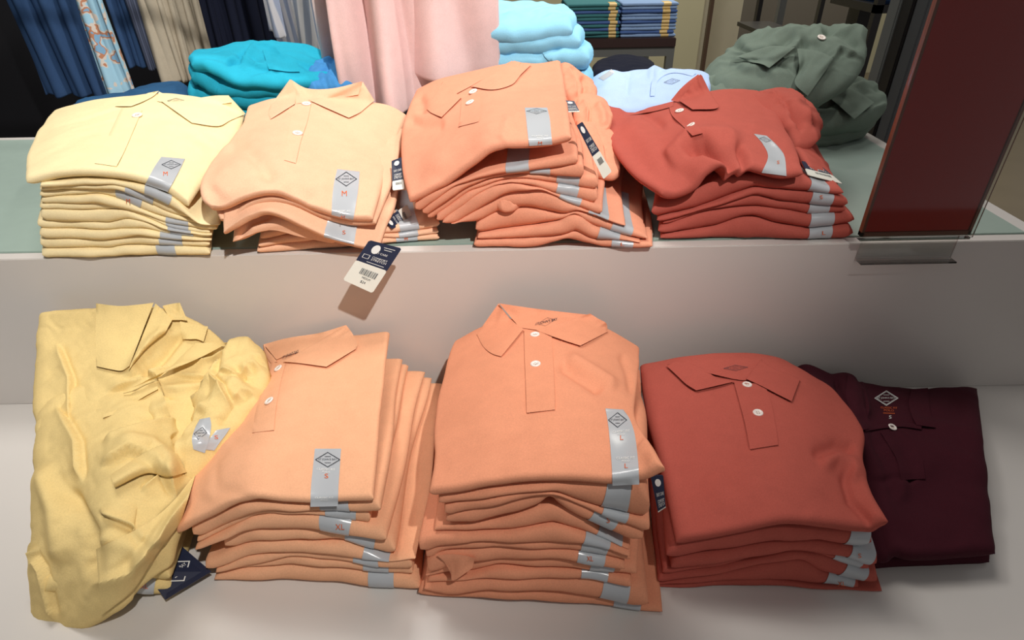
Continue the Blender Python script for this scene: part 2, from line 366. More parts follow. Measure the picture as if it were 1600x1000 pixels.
class Stack:
    def __init__(s, bl, br, Z, D, lines, hb, seed=1, skew=0.0):
        """bl, br: frame coordinates of the front bottom corners on the shelf at height Z; D depth; hb height at the back"""
        s.Z, s.D = Z, D; a, b = at_z(*bl, Z), at_z(*br, Z); s.p0 = a; ex = b - a; s.W = float(np.linalg.norm(ex)); s.ex = ex / s.W
        s.ey = np.array([-s.ex[1], s.ex[0], 0.0]); s.n = -s.ey; s.seed = seed; s.hb = hb; s.lines = []
        s.fs = []; xs = np.linspace(-0.15, s.W + 0.15, 220)
        for ln in lines:
            P = at_plane([p[0] for p in ln], [p[1] for p in ln], s.p0, s.n); X = (P - s.p0) @ s.ex; H = P[:, 2] - Z
            o = np.argsort(X); f = np.mean([np.interp(xs + d, X[o], H[o]) for d in np.linspace(-0.006, 0.006, 5)], 0); s.fs.append(f)
        for i in range(len(s.fs) - 2, -1, -1): s.fs[i] = np.maximum(s.fs[i], s.fs[i + 1] + 0.0004)
        s.fs = [np.maximum(f, 0.0005) for f in s.fs]
        s.xs = xs; n = len(lines) - 1; hl, hr = hb if isinstance(hb, tuple) else (hb, hb); s.hl, s.hr = hl, hr; s.hbs = [(hl + hr) / 2 * (n - i) / n for i in range(n + 1)]; s.fr = [(n - i) / n for i in range(n + 1)]
    def H(s, i, x, v):
        f = np.interp(x, s.xs, s.fs[i]); k = smooth01(np.clip(v, 0, 1)) ; hb = (s.hl + (s.hr - s.hl) * np.clip(x / s.W, 0, 1)) * s.fr[i]; return f * (1 - k) + hb * k
    def px2x(s, px, d, h):
        x = 0.0
        for _ in range(4):
            P = s.p0 + s.ex * x + s.ey * d; P = np.array([P[0], P[1], s.Z + h]); q, _y = proj(P)
            P2 = P + s.ex * 0.01; q2, _y = proj(P2); x += float((px - q) / (q2 - q)) * 0.01
        return x
    def w(s, x, y, z): return s.p0 + x[..., None] * s.ex + y[..., None] * s.ey + (z)[..., None] * np.array([0, 0, 1.0])
    def layer(s, i, ext, dyf=0.0, dyb=0.0, wr=0.0005, seed=None):
        seed = seed or (s.seed * 31 + i * 7); rs = np.random.RandomState(seed)
        hfm = float(np.mean(s.fs[i])); xl0, xr0 = [s.px2x(p, dyf, (np.interp(0.5 * s.W, s.xs, s.fs[i]))) for p in ext[:2]]
        xl1, xr1 = [s.px2x(p, s.D, s.hbs[i]) for p in ext[2:4]]
        ph = rs.rand(4) * 6.28
        def mid(us, vs):
            u, v = us[:, None] + 0 * vs[None, :], vs[None, :] + 0 * us[:, None]
            x = (xl0 + (xl1 - xl0) * v) * (1 - u) + (xr0 + (xr1 - xr0) * v) * u
            x = x + 0.002 * np.sin(9 * v + ph[0]) * (1 - u) + 0.003 * np.sin(7 * v + ph[1]) * u
            y = (dyf + 0.0016 * np.sin(8 * u + ph[2]) + 0.0007 * np.sin(23 * u + ph[3])) * (1 - v) + (s.D + dyb) * v
            a, b = s.H(i, x, y / s.D), s.H(i + 1, x, y / s.D); return s.w(x, y, (a + b) / 2)
        def th(us, vs):
            u, v = us[:, None] + 0 * vs[None, :], vs[None, :] + 0 * us[:, None]
            x = (xl0 + (xl1 - xl0) * v) * (1 - u) + (xr0 + (xr1 - xr0) * v) * u; y = dyf * (1 - v) + s.D * v
            return np.maximum(s.H(i, x, y / s.D) - s.H(i + 1, x, y / s.D), 0.0035)
        W = xr0 - xl0
        t = float(np.mean(th(np.linspace(.1, .9, 9), np.array([0.0, .05]))))
        sl = Slab(mid, th, W, s.D, r=max(t / 2, 0.003), wr=[(wr, 0.05)] if wr else None, seed=seed)
        sl.u = lambda px: (s.px2x(px, dyf, hfm) - xl0) / W
        return sl
    def side3(s, pts, A, B):
        """side outline: frame points between the 3d corners A (front) and B (back); heights blend by progress"""
        P = [A]; ys = [p[1] for p in pts]; y0, y1 = proj(A)[1], proj(B)[1]; 
        for j, p in enumerate(pts):
            k = (j + 1) / (len(pts) + 1) if len(p) < 3 or p[2] is None else p[2]
            z = A[2] * (1 - k) + B[2] * k + (p[3] if len(p) > 3 else 0.0); P.append(at_z(p[0], p[1], z))
        P.append(B); return np.array(P)
    def top(s, front, back, left, right, th=0.012, dyf=-0.002, D=None, r=None, feats=None, wr=((0.0012, 0.12),), dome=0.0, seed=None):
        D = D or s.D; n = s.n
        fr = at_plane([p[0] for p in front], [p[1] for p in front], s.p0 + s.ey * dyf, n)
        fr = fr + 0.0 * s.ey; bk = at_plane([p[0] for p in back], [p[1] for p in back], s.p0 + s.ey * D, n)
        L, R_ = s.side3(left, fr[0], bk[0]), s.side3(right, fr[-1], bk[-1])
        return coons(fr, bk, L, R_, th, r, feats, wr, dome, seed or s.seed * 17)
def coons(fr, bk, L, R_, th, r=None, feats=None, wr=None, dome=0.0, seed=1):
    def mid(us, vs):
        Fu, Bu, Lv, Rv = cr(fr, us)[:, None], cr(bk, us)[:, None], cr(L, vs)[None], cr(R_, vs)[None]
        u, v = us[:, None, None], vs[None, :, None]
        P = (1 - v) * Fu + v * Bu + (1 - u) * Lv + u * Rv - ((1 - u) * (1 - v) * fr[0] + u * (1 - v) * fr[-1] + (1 - u) * v * bk[0] + u * v * bk[-1])
        P = P.copy(); P[..., 2] += dome * (np.sin(math.pi * np.clip(u[..., 0], 0, 1)) * np.sin(math.pi * np.clip(v[..., 0], 0, 1))) ** 0.7
        return P
    Lu = float(np.linalg.norm(fr[-1] - fr[0])); Lv = float(np.linalg.norm(bk[0] - fr[0]))
    return Slab(mid, th, Lu, Lv, r=r, feats=feats, wr=wr, seed=seed)

ORD = ['topmost', 'second from the top', 'third from the top', 'fourth from the top', 'fifth from the top', 'sixth from the top', 'seventh from the top', 'eighth from the top',
       'ninth from the top', 'tenth from the top', 'eleventh from the top', 'twelfth from the top', 'thirteenth from the top']
def letter_on(sl, parent, text, x0, x1, y0, y1, m=None, off=0.0016, name='size_letter', skew=0):
    return decal(name, sl.bvh, [(x0, y1), (x1, y1 + skew), (x1, y0 + skew), (x0, y0)], place_geo([(text_geo(text), 0, 0, 1, 1)]), m or ORG, parent, off)
def run_stack(st, layers, m, colour, where, group, first=1, total=None):
    """layers: list of None (a gap) or dict(e=ext, s=(px0, px1) strip, t=(text,x0,x1,y0,y1), d=front offset)"""
    n = first; out = []; nl = sum(1 for q in layers if q); 
    for i, q in enumerate(layers):
        if q is None: continue
        sl = st.layer(i, q['e'], q.get('d', 0.0), q.get('db', 0.0))
        P, _ = sl.frame(np.array([.5]), np.array([.5]))
        pos = ORD[n] if n < nl + first - 1 else 'lowest of its stack'
        lab = '%s folded shirt, %s in %s' % (colour, pos, where) if n < nl + first - 1 else '%s folded shirt at the very bottom of %s' % (colour, where)
        root = thing('folded_polo_shirt', (P[0, 0, 0], P[0, 0, 1], P[0, 0, 2] - 0.003), lab, 'shirt', group)
        sl.build('body', m, root, 60, 22)
        if q.get('s'):
            b = sl.band('size_strip', sl.u(q['s'][0]), sl.u(q['s'][1]), STRIP, root, q.get('vt', 0.4)); tag(b, 'clear grey size sticker')
            if q.get('t'):
                letter_on(sl, b, *q['t'])
        out.append((root, sl)); n += 1
    return out

# logo artwork
DIAM = [(0, .5), (.5, 0), (1, .5), (.5, 1)]
def logo_geo(double=False):
    it = [(ring_geo(DIAM, 0.10), 0, 0, 1, 1), (text_geo("ST JOHN'S BAY"), .14, .42, .86, .58), (rect_geo(0, 0, 1, 1), .38, .69, .62, .72), (rect_geo(0, 0, 1, 1), .38, .28, .62, .31)]
    if double: it.append((ring_geo([(.08, .5), (.5, .08), (.92, .5), (.5, .92)], 0.05), 0, 0, 1, 1))
    return place_geo(it)
def fit_geo(): return place_geo([(text_geo('CLASSIC FIT'), 0, .55, 1, 1), (text_geo('POLO'), .3, 0, .7, .38)])
# ------------------------------------------------------------------ the display fixture
WHITE = mat_plain('white_laminate', (208, 202, 196), 0.32, spec=0.5, noise=0.03, nscale=6)
SHELFW = mat_plain('white_laminate_shelf', (214, 209, 203), 0.22, spec=0.5, noise=0.03, nscale=6)
MINT = mat_plain('grey_green_mat', (150, 168, 158), 0.5, noise=0.05, nscale=40)
fx = thing('display_shelf', (0, 0.2, 0.0), 'white two-tier display shelf unit carrying the piles of folded polo shirts', 'display shelf')
box('lower_shelf', -1.25, .95, -0.52, 0.02, ZL - 0.04, ZL, SHELFW, fx, 0.003)
box('riser_panel', -1.25, .95, 0.0, 0.02, ZL, ZU - 0.001, WHITE, fx, 0.001)
box('upper_shelf', -1.25, .785, 0.0202, 0.63, ZU - 0.022, ZU - 0.003, SHELFW, fx, 0.0015)
box('grey_green_shelf_mat', -1.25, .755, 0.022, 0.60, ZU - 0.004, ZU, MINT, fx, 0.001)
box('plinth', -1.2, .74, -0.46, 0.61, 0.0, ZL - 0.04, WHITE, fx, 0.003)
box('rear_panel', -1.2, .74, 0.59, 0.61, ZL - 0.04, ZU - 0.022, WHITE, fx, 0.001)

# ------------------------------------------------------------------ lower shelf, tall coral stack
st = Stack((650, 935), (1034, 960), ZL, 0.33, [
 [(669,776),(719,774),(782,763),(866,757),(955,760),(1007,754),(1028,742)],
 [(685,796),(745,783),(824,770),(866,770),(902,786),(942,799),(1020,818)],
 [(692,809),(771,791),(845,775),(868,774),(902,792),(939,807),(976,821),(1015,833)],
 [(690,825),(745,820),(797,810),(840,796),(862,779),(872,793),(902,812),(955,835),(1015,859)],
 [(671,832),(771,822),(845,803),(868,801),(900,814),(929,837),(981,862)],
 [(655,846),(679,840),(771,835),(868,825),(908,838),(984,864)],
 [(653,870),(674,859),(745,846),(808,846),(908,850),(984,868)],
 [(664,880),(692,865),(771,856),(902,864),(984,880)],
 [(664,900),(713,880),(800,879),(884,876),(979,893)],
 [(664,904),(732,901),(776,891),(900,894),(997,908)],
 [(661,914),(745,903),(908,906),(989,918)],
 [(661,921),(706,930),(766,922),(824,927),(889,930),(942,940),(1015,951)],
 [(650,935),(766,937),(834,942),(955,953),(1034,960)]], (0.108, 0.108), 3)
LCOR = run_stack(st, [
 dict(e=(683,1021,705,998), s=(949,990), d=-.001, t=('L', 958, 964, 795, 803)), dict(e=(692,1017,706,998), s=(937,976)), dict(e=(689,1017,702,996), s=(925,965), d=.002, t=('S', 948, 953, 808, 817)), None,
 dict(e=(671,985,700,985), s=(928,968), d=.004), dict(e=(652,984,696,985), s=(908,948), d=-.003), dict(e=(664,983,700,985), s=(905,945)),
 dict(e=(666,980,705,985), s=(903,945), t=('XL', 917, 927, 869, 877), d=-.002), dict(e=(662,998,700,990), s=(922,960), d=.003), dict(e=(662,990,700,988), s=(908,950), d=-.002),
 dict(e=(661,1016,700,996), s=(940,982), d=-.004), dict(e=(650,1034,694,1008), s=(956,998), d=0)], COR, 'coral', 'the lower middle pile', 'coral polo shirts in the tall middle pile on the lower shelf')
t = st.top([(671,768),(720,766),(782,754),(866,749),(955,752),(1007,746),(1039,731)], [(712,538),(760,514),(830,498),(900,500),(948,520),(998,547)],
 [(681,718),(680,672),(689,620),(700,570)], [(1012,695),(990,657),(993,612),(997,575)], th=0.013, r=0.006, dome=0.008, seed=7,
 feats=[('ridge', [(880,560),(920,585),(948,603),(962,618)], 9, .007), ('valley', [(870,572),(900,592),(925,608),(940,622)], 9, .008), ('valley', [(760,780),(830,650),(822,560)], 20, .0015),
        ('ridge', [(690,735),(760,722),(830,700)], 18, .002), ('valley', [(965,555),(978,590),(984,625)], 6, .004), ('ridge', [(1000,700),(1020,715),(1035,728)], 14, .003)])
P = t.frame(np.array([.5]), np.array([.5]))[0][0, 0]
root = thing('folded_polo_shirt', (P[0], P[1], P[2] - .01), 'coral folded polo shirt with size L strip on top of the tall lower middle pile', 'shirt', 'coral polo shirts in the tall middle pile on the lower shelf')
t.build('body', COR, root, 90, 80); TOP_LC = (root, t)
def strip(t, root, rails, nl=None):
    o = leaf('size_strip', t.bvh, rails[0], rails[1], STRIP, root, .0009, .0009, .0004, 36, 10); tag(o, 'clear grey size sticker'); return o
def collar(t, root, m, neck, leaves, placket=None, btns=(), hem=None, rad=.006, lab=None, h=(.006, .005), pl_h=.001):
    if placket: leaf('placket', t.bvh, placket[0], placket[1], m, root, pl_h, pl_h, .003, 24, 6)
    if hem: leaf('placket_hem', t.bvh, hem[0], hem[1], m, root, .0012, .0012, .0014, 8, 5)
    if neck: leaf('neckband', t.bvh, neck[0], neck[1], m, root, .003, .004, .002, 24, 8, bulge=.001)
    for lf in leaves: leaf('collar_leaf', t.bvh, lf[0], lf[1], m, root, lf[2] if len(lf) > 2 else h[0], lf[3] if len(lf) > 3 else h[1], .0022, 24, 12, bulge=lf[4] if len(lf) > 4 else .0015)
    for (x, y) in btns: button(t.bvh, x, y, BTN, root, rad, THR)
def strip_marks(t, s, logo, size=None, fit=None, size2=None, fit2=None, lm=None):
    if logo: decal('printed_logo', t.bvh, logo, logo_geo(), lm or INK, s, .0016)
    for q in (size, size2):
        if q: decal('size_letter', t.bvh, q[1], place_geo([(text_geo(q[0]), 0, 0, 1, 1)]), ORG, s, .0016)
    for q in (fit, fit2):
        if q: decal('fit_lettering', t.bvh, q, fit_geo(), WPR, s, .0016)
collar(t, root, COR, ([(780,474),(835,482),(885,488),(922,492)], [(812,512),(850,516),(880,510),(945,512)]),
 [([(779,474),(792,492),(805,505),(818,514)], [(745,522),(755,541),(768,552),(783,557)], .006, .003), ([(922,490),(935,498),(947,505),(950,518)], [(838,516),(862,525),(885,533),(907,540)], .005, .006)],
 ([(819,516),(820,560),(822,610),(823,645)], [(862,520),(864,560),(866,600),(867,640)]), [(836,525), (837,571)], ([(823,627),(864,624)], [(823,641),(867,638)]), .0064)
s = strip(t, root, ([(946,638),(950,662),(953,690),(956,730),(957,759)], [(974,640),(984,655),(992,680),(997,720),(999,757)]))
strip_marks(t, s, [(950,656),(982,656),(980,646),(951,652)] and [(950,668),(980,668),(980,644),(950,644)], ('L', [(969,687),(974,687),(974,680),(969,680)]), [(957,680),(984,679),(984,671),(957,673)], ('L', [(976,731),(981,731),(981,724),(976,724)]), [(963,722),(992,721),(992,713),(963,714)])
decal('printed_neck_label', t.bvh, [(833,513),(872,505),(870,492),(840,500)], place_geo([(text_geo("ST JOHN'S BAY"), 0, .3, 1, .7), (ring_geo(DIAM, .05), .1, .0, .9, 1)]), INK, root, .0085)

# ------------------------------------------------------------------ lower shelf, peach stack
st = Stack((326, 907), (650, 925), ZL, 0.33, [
 [(276,838),(326,814),(386,788),(417,789),(486,793),(530,791),(585,787)],
 [(280,856),(339,829),(386,806),(417,800),(504,802),(597,806)],
 [(280,862),(345,836),(395,812),(440,806),(517,811),(580,827)],
 [(281,872),(326,853),(378,833),(417,830),(507,832),(549,840),(601,847)],
 [(300,880),(336,873),(365,862),(402,851),(470,850),(538,853),(580,866),(609,874)],
 [(305,897),(333,890),(386,872),(430,866),(522,866),(570,876),(648,873)],
 [(326,897),(386,887),(449,874),(520,878),(600,888),(648,893)],
 [(326,899),(386,892),(449,888),(520,890),(600,901),(648,906)],
 [(326,907),(449,916),(575,924),(648,926)]], (0.085, 0.105), 5)
run_stack(st, [
 dict(e=(279,597,400,628), s=(505,551)), dict(e=(282,580,402,640), s=(517,563), d=.003), dict(e=(281,602,405,664), s=(507,551), t=('XL', 524, 538, 819, 828), d=-.002),
 dict(e=(336,610,410,672), s=(537,581), d=.002), dict(e=(305,649,408,694), s=(570,611), d=-.002), dict(e=(326,646,412,690), s=(556,596), t=('XL', 570, 583, 890, 900)),
 dict(e=(326,646,415,692), s=(572,611), d=.002), dict(e=(326,652,415,697), s=(573,612), d=-.001)], PEA, 'peach', 'the lower left pile', 'peach polo shirts in the left pile on the lower shelf')
t = st.top([(278,832),(330,805),(388,779),(450,783),(500,785),(545,781),(584,779)], [(414,545),(460,532),(510,527),(560,527),(609,521)],
 [(292,770),(330,718),(372,655),(405,600)], [(590,715),(594,655),(600,603),(604,560)], th=0.012, r=0.006, dome=0.008, seed=11,
 feats=[('ridge', [(330,790),(352,740),(372,690)], 16, .003), ('valley', [(350,792),(345,730),(380,680)], 8, .002), ('valley', [(400,785),(372,772),(350,770)], 8, .002)])
root = thing('folded_polo_shirt', t.frame(np.array([.5]), np.array([.5]))[0][0, 0], 'peach folded polo shirt with size S strip on top of the lower left peach pile', 'shirt', 'peach polo shirts in the left pile on the lower shelf')
t.build('body', PEA, root, 90, 80); TOP_LP = (root, t)
collar(t, root, PEA, ([(412,538),(450,528),(500,520),(540,508)], [(432,562),(450,555),(490,546),(552,540)]),
 [([(412,538),(418,548),(426,556),(433,565)], [(411,540),(413,550),(418,560),(424,568)], .003, .002), ([(541,508),(550,520),(558,536),(556,545)], [(442,565),(465,567),(488,570),(510,573)], .005, .006)],
 ([(424,566),(412,600),(400,640),(394,676)], [(446,568),(438,600),(431,640),(428,672)]), [(436,577), (422,628)], None, .0064)
s = strip(t, root, ([(492,701),(489,730),(486,760),(485,792)], [(533,701),(531,730),(529,760),(528,791)]))
strip_marks(t, s, [(492,730),(532,730),(532,706),(492,706)], ('S', [(507,747),(513,747),(513,740),(507,740)]), [(495,738),(524,739),(524,732),(495,731)], ('S', [(505,791),(511,791),(511,785),(505,785)]), [(492,783),(521,783),(521,776),(492,776)])
decal('printed_neck_label', t.bvh, [(440,562),(468,552),(466,546),(442,556)], place_geo([(text_geo("ST JOHN'S BAY"), 0, 0, 1, 1)]), INK, root, .0065)

# ------------------------------------------------------------------ lower shelf, red stack
st = Stack((1026, 917), (1376, 923), ZL, 0.31, [
 [(1055,856),(1109,847),(1165,836),(1224,826),(1325,833),(1371,836)],
 [(1052,878),(1124,867),(1210,850),(1282,850),(1325,859),(1374,867)],
 [(1056,893),(1124,879),(1239,862),(1268,865),(1325,875),(1368,888)],
 [(1040,902),(1124,890),(1239,868),(1285,871),(1320,885),(1360,898)],
 [(1032,912),(1109,899),(1200,884),(1253,879),(1285,896),(1354,912)],
 [(1026,916),(1095,911),(1164,905),(1220,912),(1267,916),(1374,921)],
 [(1026,919),(1152,922),(1296,924),(1374,925)]], (0.07, 0.05), 8)
run_stack(st, [
 dict(e=(1052,1373,1012,1300), s=(1326,1361)), dict(e=(1056,1376,1014,1302), s=(1324,1361), d=-.002, t=('S', 1341, 1346, 865, 872)), dict(e=(1040,1372,1012,1300), s=(1300,1350), d=.004),
 dict(e=(1032,1382,1010,1305), s=(1312,1353)), dict(e=(1026,1356,1012,1300), s=(1292,1337), t=('XL', 1309, 1321, 909, 916), d=-.002), dict(e=(1026,1378,1012,1306), d=0)],
 RED, 'brick red', 'the lower right pile', 'brick red polo shirts in the right pile on the lower shelf')
t = st.top([(1056,848),(1110,840),(1165,830),(1224,819),(1290,823),(1345,828),(1388,815)], [(1000,573),(1060,563),(1130,557),(1200,562),(1256,592)],
 [(1046,800),(1030,725),(1012,660),(1003,610)], [(1362,775,.15),(1347,725,.3),(1348,685,.45),(1338,663,.6),(1318,635,.75),(1295,610,.9)], th=0.016, r=0.009, dome=0.01, seed=13,
 feats=[('ridge', [(1270,735),(1300,722),(1330,735),(1345,760)], 12, .009), ('valley', [(1262,720),(1300,705),(1335,710)], 10, .007), ('valley', [(1310,740),(1325,790),(1370,830)], 8, .006),
        ('ridge', [(1090,770),(1200,760),(1290,790)], 26, .003), ('valley', [(1180,720),(1215,770),(1270,810)], 16, .003), ('ridge', [(1020,640),(1040,720),(1060,800)], 12, .002)])
root = thing('folded_polo_shirt', t.frame(np.array([.5]), np.array([.5]))[0][0, 0], 'smooth brick red folded polo shirt on top of the right pile on the lower shelf', 'shirt', 'brick red polo shirts in the right pile on the lower shelf')
t.build('body', RED, root, 90, 80); TOP_LR = (root, t)
collar(t, root, RED, ([(1045,568),(1090,560),(1150,558),(1190,560)], [(1145,592),(1160,594),(1172,592),(1188,580)]),
 [([(1060,562),(1095,574),(1120,590),(1148,596)], [(1042,572),(1057,586),(1072,600),(1088,610)], .004, .005), ([(1189,562),(1208,575),(1235,585),(1250,592)], [(1166,592),(1190,603),(1215,616),(1237,627)], .006, .006)],
 ([(1147,597),(1156,630),(1165,665),(1172,702)], [(1195,600),(1205,630),(1212,665),(1216,695)]), [(1167,603), (1184,647)], None, .0064)
decal('printed_neck_label', t.bvh, [(1130,580),(1170,578),(1168,569),(1130,571)], logo_geo(), INK, root, .0085)

leaf('folded_corner', LCOR[6][1].bvh, [(683,868),(705,866),(725,868),(742,872)], [(696,880),(704,896),(709,907),(738,888)], COR, LCOR[6][0], .004, .001, .0025)
def top_thing(t, m, label, group, nu=90, nv=70, name='folded_polo_shirt'):
    P = t.frame(np.array([.5]), np.array([.5]))[0][0, 0]
    root = thing(name, (P[0], P[1], P[2] - .006), label, 'shirt', group); t.build('body', m, root, nu, nv); return root
# ------------------------------------------------------------------ upper shelf, light peach pile
GP = 'peach polo shirts in the left pile on the upper shelf'
st = Stack((400, 397), (682, 377), ZU, 0.30, [
 [(400,372),(412,362),(470,352),(530,352),(600,356),(640,353),(688,344)],
 [(403,380),(450,368),(520,365),(620,366),(688,357)],
 [(401,388),(450,380),(520,375),(617,372),(686,366)],
 [(400,397),(500,389),(620,379),(682,376)]], (0.05, 0.05), 21)
UPL = run_stack(st, [dict(e=(402,690,430,640), s=(626,657), d=.002), dict(e=(404,688,430,640), s=(626,656)), dict(e=(400,684,430,640), s=(617,650), t=('M', 632, 637, 371, 376), d=-.002)],
 PEA2, 'light peach', 'the upper left peach pile', GP, first=3)
t = st.top([(364,378),(378,374),(400,364),(430,360),(470,370),(520,380)], [(420,215),(480,210),(540,210),(600,215)], [(368,350),(380,300)], [(560,350),(590,280)], th=0.012, dyf=-0.016, D=0.25, seed=28, feats=[('valley',[(372,372),(395,350),(430,340)],4,.006)])
top_thing(t, PEA2, 'light peach folded shirt sagging at the left beneath the size S shirt', GP, 50, 40)
# the shirt under the top one, sagging over the shelf edge
t = st.top([(352,366),(366,356),(392,340),(425,336),(465,352),(515,374),(560,386),(592,391)], [(395,200),(480,190),(560,190),(634,205)],
 [(350,345),(352,320),(370,270)], [(604,355),(619,318),(628,250)], th=0.010, dyf=-0.034, D=0.26, seed=22, feats=[('ridge',[(400,340),(430,330),(470,350)],8,.002)])
root = top_thing(t, PEA2, 'light peach folded shirt with size S strip sagging over the upper shelf edge', GP, 70, 40)
s = strip(t, root, ([(512,345),(508,358),(507,364),(506,371)], [(560,345),(557,358),(555,370),(553,382)])); letter_on(t, s, 'S', 535, 540, 360, 366)
t2 = st.top([(345,345),(366,345),(395,322),(425,314),(460,320),(500,338),(545,350),(588,350)], [(395,190),(480,180),(560,180),(630,195)],
 [(338,325),(345,300),(370,250)], [(600,320),(612,290),(625,240)], th=0.010, dyf=-0.024, D=0.27, seed=25)
top_thing(t2, PEA2, 'light peach folded shirt pressed directly beneath the top shirt of the left upper pile', GP, 60, 40)
t = st.top([(330,326),(352,326),(385,312),(425,303),(462,312),(500,330),(545,342),(583,343)], [(388,168),(430,158),(480,155),(540,160),(600,166),(637,184)],
 [(316,312),(316,288),(332,256),(360,224),(380,196)], [(590,320),(598,292),(612,245),(626,210)], th=0.013, dyf=-0.030, D=0.30, r=.008, seed=23, dome=.004,
 feats=[('valley',[(430,290),(410,262),(380,240),(350,236)],12,.005),('ridge',[(425,305),(450,285),(520,300)],14,.003),('ridge',[(340,310),(360,270),(400,250)],18,.004),('valley',[(500,325),(440,285),(400,270)],14,.004)])
root = top_thing(t, PEA2, 'light peach folded polo shirt with size M strip on top of the left upper pile', GP)
collar(t, root, PEA2, ([(454,124),(480,138),(520,138),(566,127)], [(462,162),(480,160),(500,158),(560,148)]),
 [([(453,124),(461,138),(462,150),(461,162)], [(422,166),(420,172),(420,178),(423,186)], .006, .003), ([(567,128),(560,134),(520,146),(482,156)], [(585,157),(572,168),(562,176),(545,184)], .006, .005)],
 ([(461,162),(455,185),(450,210),(444,250)], [(486,162),(480,190),(470,220),(462,255)]), [(479,164), (465,210)], None, .0075)
decal('printed_logo', t.bvh, [(478,152),(512,150),(512,141),(478,143)], logo_geo(), INK, root, .0085)
s = strip(t, root, ([(527,264),(522,285),(519,310),(518,336)], [(562,268),(560,295),(556,320),(552,344)]))
strip_marks(t, s, [(524,291),(558,291),(558,268),(524,268)], ('M', [(534,306),(542,306),(542,298),(534,298)]), None, ('M', [(533,342),(539,342),(539,337),(533,337)]), [(523,335),(548,335),(548,328),(523,328)])
# hang tag hanging over the shelf edge
def card(name, root, quad, Ys, split=0.55, big=True, cat=None):
    """quad: frame coordinates top-left, top-right, bottom-right, bottom-left; Ys their depths"""
    C = np.array([at_y(q[0], q[1], y) for q, y in zip(quad, Ys)]); tl, tr, br, bl = C
    def P(s, t, o=0.0):   # s across 0..1, t down 0..1
        p = (tl * (1 - s) + tr * s) * (1 - t) + (bl * (1 - s) + br * s) * t
        n = np.cross(tr - tl, bl - tl); n /= np.linalg.norm(n); n = n if n @ (CAM - tl) > 0 else -n
        return p + n * o
    def plate(nm, s0, s1, t0, t1, o0, o1, m, par, c=0.0):
        pts = [(s0 + c, t0), (s1 - c, t0), (s1, t0 + c * .6), (s1, t1 - c * .6), (s1 - c, t1), (s0 + c, t1), (s0, t1 - c * .6), (s0, t0 + c * .6)] if c else [(s0, t0), (s1, t0), (s1, t1), (s0, t1)]
        k = len(pts); V = [P(a, b, o1) for a, b in pts] + [P(a, b, o0) for a, b in pts]
        Fc = [tuple(range(k))[::-1], tuple(range(k, 2 * k))] + [(i, (i + 1) % k, k + (i + 1) % k, k + i) for i in range(k)]
        return link_mesh(nm, V, Fc, m, par, False)
    tagp = plate('hang_tag', 0, 1, 0, split + .02, 0, .0008, NAVYC, root, .05)
    tag(tagp, 'navy hang tag with a white price sticker')
    plate('price_sticker', 0, 1, split, 1, .0001, .001, WCARD, tagp, .05)
    def marks(nm, geo, s0, s1, t0, t1, m):
        V, Fc = geo; W = [P(s0 + (s1 - s0) * v[0], t1 - (t1 - t0) * v[1], .0013) for v in V]; return link_mesh(nm, W, Fc, m, tagp, False)
    bars = place_geo([(rect_geo(0, 0, 1, 1), x, 0, x + wd, 1) for x, wd in [(0, .03), (.06, .015), (.1, .04), (.18, .02), (.23, .02), (.29, .05), (.38, .02), (.43, .03), (.5, .015), (.55, .05), (.64, .02), (.7, .03), (.77, .015), (.82, .04), (.9, .02), (.95, .05)]])
    h = 1 - split
    marks('barcode', bars, .3, .82, split + .22 * h, split + .48 * h, INK)
    if big:
        marks('printed_size', text_geo('MEDIUM'), .45, .72, split + .54 * h, split + .62 * h, INK); marks('printed_price', text_geo('$24'), .48, .64, split + .7 * h, split + .82 * h, INK)
        marks('printed_lettering', place_geo([(text_geo('EASY CARE'), .3, .52, .75, .6), (text_geo('COMFORT'), .38, .3, .85, .38), (text_geo('STRETCH'), .38, .2, .85, .28), (rect_geo(0, 0, 1, 1), .52, .84, .86, .86), (ring_geo([(0, 0), (1, 0), (1, 1), (0, 1)], .15), .1, .2, .3, .38), (rect_geo(0, 0, 1, 1), .56, .75, .80, .77), (rect_geo(0, 0, 1, 1), .3, .08, .85, .10)]), 0, 1, 0, split, WPR)
        disc = (np.array([(.5 + .5 * math.cos(a), .5 + .5 * math.sin(a)) for a in np.linspace(0, 6.283, 25)[:-1]]), [tuple(range(24))])
        marks('tag_emblem', disc, .22, .46, .06, .06 + .2, WPR)
    else:
        marks('printed_lettering', place_geo([(text_geo('COMFORT'), .2, .2, .9, .3), (text_geo('STRETCH'), .2, .08, .9, .18), (text_geo('EASY CARE'), .2, .4, .9, .5)]), 0, 1, 0, split, WPR)
        disc = (np.array([(.5 + .5 * math.cos(a), .5 + .5 * math.sin(a)) for a in np.linspace(0, 6.283, 25)[:-1]]), [tuple(range(24))])
        marks('tag_emblem', disc, .25, .75, .1 * split, .32 * split, WPR)
    return tagp
card('hang_tag', root, [(577,375),(628,388),(582,458),(536,437)], [-.028,-.028,-.05,-.05], .50)
